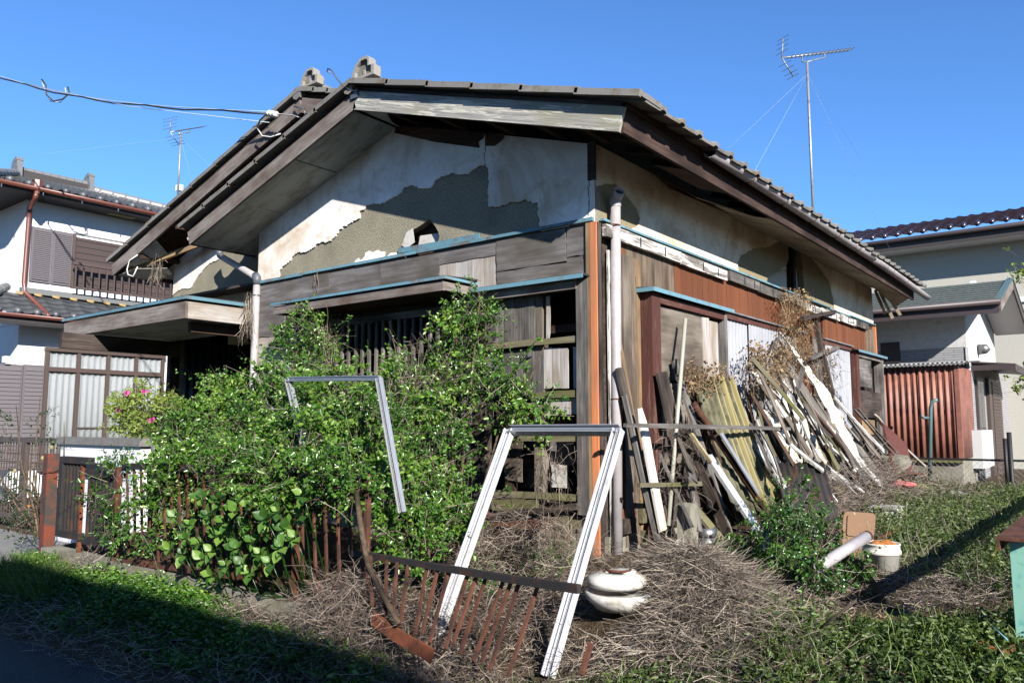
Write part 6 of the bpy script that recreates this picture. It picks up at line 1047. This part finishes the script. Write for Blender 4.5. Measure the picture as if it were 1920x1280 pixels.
# ---- dry straw and twigs
def heap(name, label, n, cx, cy, rx, ry, zt, ln, w, mat, curve=.6, flat=.25):
    x = NR.normal(cx, rx, n); y = NR.normal(cy, ry, n); kp = np.hypot(x-BAS.x, y-BAS.y) > .27; x, y = x[kp], y[kp]; n = len(x); z = HV(x, y)+NR.random(n)*zt*np.exp(-((x-cx)/rx)**2*.4-((y-cy)/ry)**2*.4); a = NR.uniform(0, 6.28, n); d = np.column_stack([np.cos(a), np.sin(a), NR.normal(0, flat, n)-.1]); return straw(name, label, np.column_stack([x, y, z]), d, NR.uniform(ln*.4, ln, n), np.full(n, w)*NR.uniform(.6, 1.3, n), mat, curve, .12)
heap('straw_heap', 'heap of dry greyish straw between the basin and the green vine', 26000, 1.40, -1.24, .27, .26, .2, .26, .0038, 'straw', .28, .42); heap('straw_heap', 'loose dry straw spilling from the heap towards the viewer', 2200, 1.35, -1.75, .28, .16, .1, .3, .005, 'straw', .35); heap('dead_leaves', 'brown dead leaves on top of the straw heap', 1800, 1.3, -.5, .35, .18, .06, .06, .014, 'drybrown')
P, cl = area(3600, [(1.6, -.9), (3.0, .2), (3.0, 2.0), (1.5, 1.0)]); a = NR.uniform(0, 6.28, len(P)); straw('dry_grass', 'flattened dry grass in the side yard', np.column_stack([P, HV(P[:, 0], P[:, 1])+NR.random(len(P))*.05]), np.column_stack([np.cos(a), np.sin(a), NR.normal(.05, .25, len(P))]), NR.uniform(.08, .28, len(P)), np.full(len(P), .004), 'straw', .5, .1)
P, cl = area(4600, [(-5.2, -3.25), (-5.0, -2.55), (-.6, -2.5), (.2, -2.3), (1.9, -2.2), (1.8, -3.1), (-2, -3.2)]); a = NR.uniform(0, 6.28, len(P)); straw('dry_grass', 'dead grass and twigs littering the road verge', np.column_stack([P, np.maximum(.01, HV(P[:, 0], P[:, 1]))+NR.random(len(P))*.05]), np.column_stack([np.cos(a), np.sin(a), NR.normal(.05, .2, len(P))]), NR.uniform(.1, .32, len(P)), np.full(len(P), .004), 'straw', .6, .1)
heap('twig_tangle', 'tangle of dry twigs over the rubble heap along the side wall', 4200, .75, 5.0, .35, 1.5, .4, .45, .005, 'twig', .5, .5); heap('twig_tangle', 'tangle of dry twigs in front of the torn white strips', 2600, .95, 3.3, .28, .7, .2, .4, .005, 'twig', .7, .4); heap('twig_tangle', 'dry twigs heaped behind the tube frame', 2200, 1.2, 7.0, .5, 1.1, .2, .5, .006, 'twig', .7, .3)
heap('twig_tangle', 'dry brambles caught in the collapsed fence panel', 4200, -.1, -2.38, .5, .13, .55, .34, .004, 'twig', .7, .5); heap('twig_tangle', 'dry brambles under the broken front bay', 2400, -.35, -.7, .5, .35, .5, .4, .004, 'twig', .8, .5); heap('twig_tangle', 'dead stalks between basin and fallen fence panel', 1500, .5, -1.7, .4, .3, .3, .34, .004, 'twig', .8, .4); heap('twig_tangle', 'dry brambles at the middle of the iron fence', 900, -1.2, -2.38, .3, .07, .25, .3, .004, 'twig', .8, .5); heap('twig_tangle', 'dead stalks at the foot of the black fence section', 500, -3.6, -2.35, .4, .06, .3, .25, .004, 'twig', .7, .5)
# ---- dry creepers on the house
def strands(name, label, plane, rng, n, ln, w, mat, curve=.5, leaves=0, cat='creeper', dirz=-1., spread=.4):
    x0, x1, y0, y1 = rng; t = None; pts = np.array([list(plane(NR.uniform(x0, x1), NR.uniform(y0, y1))) for _ in range(n)]); d = NR.normal(size=(n, 3))*spread+np.array([0, 0, dirz]); o = thing(name, label, cat, tuple(pts[pts[:, 2].argmin()])); straw('dry_stems', None, pts, d, NR.uniform(ln*.4, ln, n), np.full(n, w), mat, curve, .1, o, 5)
    if leaves: q = pts[NR.integers(0, n, leaves)]+NR.normal(size=(leaves, 3))*.04; vs, f = leaf_np(q, NR.normal(size=(leaves, 3)), NR.uniform(.02, .045, leaves), .7, .5); np_mesh('dead_leaves', vs, f, 'drybrown', rep(NR.random(leaves), 6), o)
    return o
strands('dry_creeper', 'rust brown dead creeper hanging from the hole in the side plaster', lambda a, b: PX(a, b, .16+R.uniform(-.08, .1)), (1462, 1520, 545, 690), 520, .5, .005, 'drybrown', .5, 900); strands('dry_creeper', 'rust brown dead creeper clump left of the longest torn strip', lambda a, b: PX(a, b, .3+R.uniform(-.1, .1)), (1405, 1475, 650, 740), 480, .35, .004, 'drybrown', .8, 900, dirz=-.5); strands('dry_creeper', 'grey brown dead stems covering the bent upright beam', lambda a, b: PX(a, b, .3+R.uniform(-.08, .1)), (1500, 1575, 640, 820), 420, .45, .005, 'twig', .5, 260)
strands('dry_creeper', 'fuzzy dead tendrils on top of the mossy sheets', lambda a, b: PX(a, b, .28+R.uniform(-.05, .06)), (1285, 1360, 688, 730), 260, .2, .004, 'drybrown', .9, 260, dirz=-.1, spread=.8); strands('dry_creeper', 'thin dead tendrils round the slim plastic pipe', lambda a, b: PX(a, b, .42+R.uniform(-.06, .06)), (1235, 1320, 780, 960), 240, .3, .003, 'twig', .9, 0, dirz=-.3, spread=.8)
strands('dry_creeper', 'bunch of dry stems hanging from the porch canopy by the left downpipe', lambda a, b: PY(a, b, -.2+R.uniform(-.08, .08)), (458, 474, 545, 600), 110, .4, .006, 'straw', .3, 0, spread=.12); strands('dry_creeper', 'bunch of dry stems hanging from the torn left eave', lambda a, b: PY(a, b, .0+R.uniform(-.1, .1)), (282, 305, 465, 520), 120, .32, .006, 'straw', .4, 0, spread=.25); strands('dry_creeper', 'grey dead stems left of the lattice bars above the shrub', lambda a, b: PY(a, b, -.25+R.uniform(-.1, .1)), (595, 622, 590, 690), 160, .45, .006, 'twig', .4, 0, spread=.3); strands('dry_creeper', 'grey dead twigs in front of the lattice bars', lambda a, b: PY(a, b, -.3+R.uniform(-.1, .15)), (740, 835, 640, 780), 240, .4, .005, 'twig', .6, 0, dirz=-.2, spread=.6); strands('dry_creeper', 'dead stems hanging through the broken front bay', lambda a, b: PY(a, b, -.12+R.uniform(-.06, .06)), (1005, 1085, 830, 1000), 150, .35, .004, 'twig', .7, 0, spread=.5); strands('dry_creeper', 'dead stem hanging over the plywood band below the plaster', lambda a, b: PY(a, b, -.05), (588, 596, 505, 520), 16, .22, .006, 'straw', .2, 0, spread=.08)
wv = thing('branch_tip', 'leafy yellow green branch tip at the upper right edge', 'branch', tuple(PD(1925, 520, 9))); foliage('f', [(tuple(PD(1914, 508, 9)), (.07, .07, .07), 6)], 130, .06, 'leaf_azalea', wv, 6, (.05, .12)); wv = thing('branch_tip', 'leafy yellow green branch tip at the right edge beside the door canopy', 'branch', tuple(PD(1925, 730, 9))); foliage('f', [(tuple(PD(1914, 722, 9)), (.07, .06, .07), 5)], 130, .06, 'leaf_azalea', wv, 6, (.05, .12))
tube('loose_cord', [PY(258, 478, -.3), PY(243, 488, -.32), PY(238, 505, -.33), PY(240, 515, -.32), PY(250, 518, -.3), PY(258, 500, -.28)], .008, 'porcelain', rf, 6)
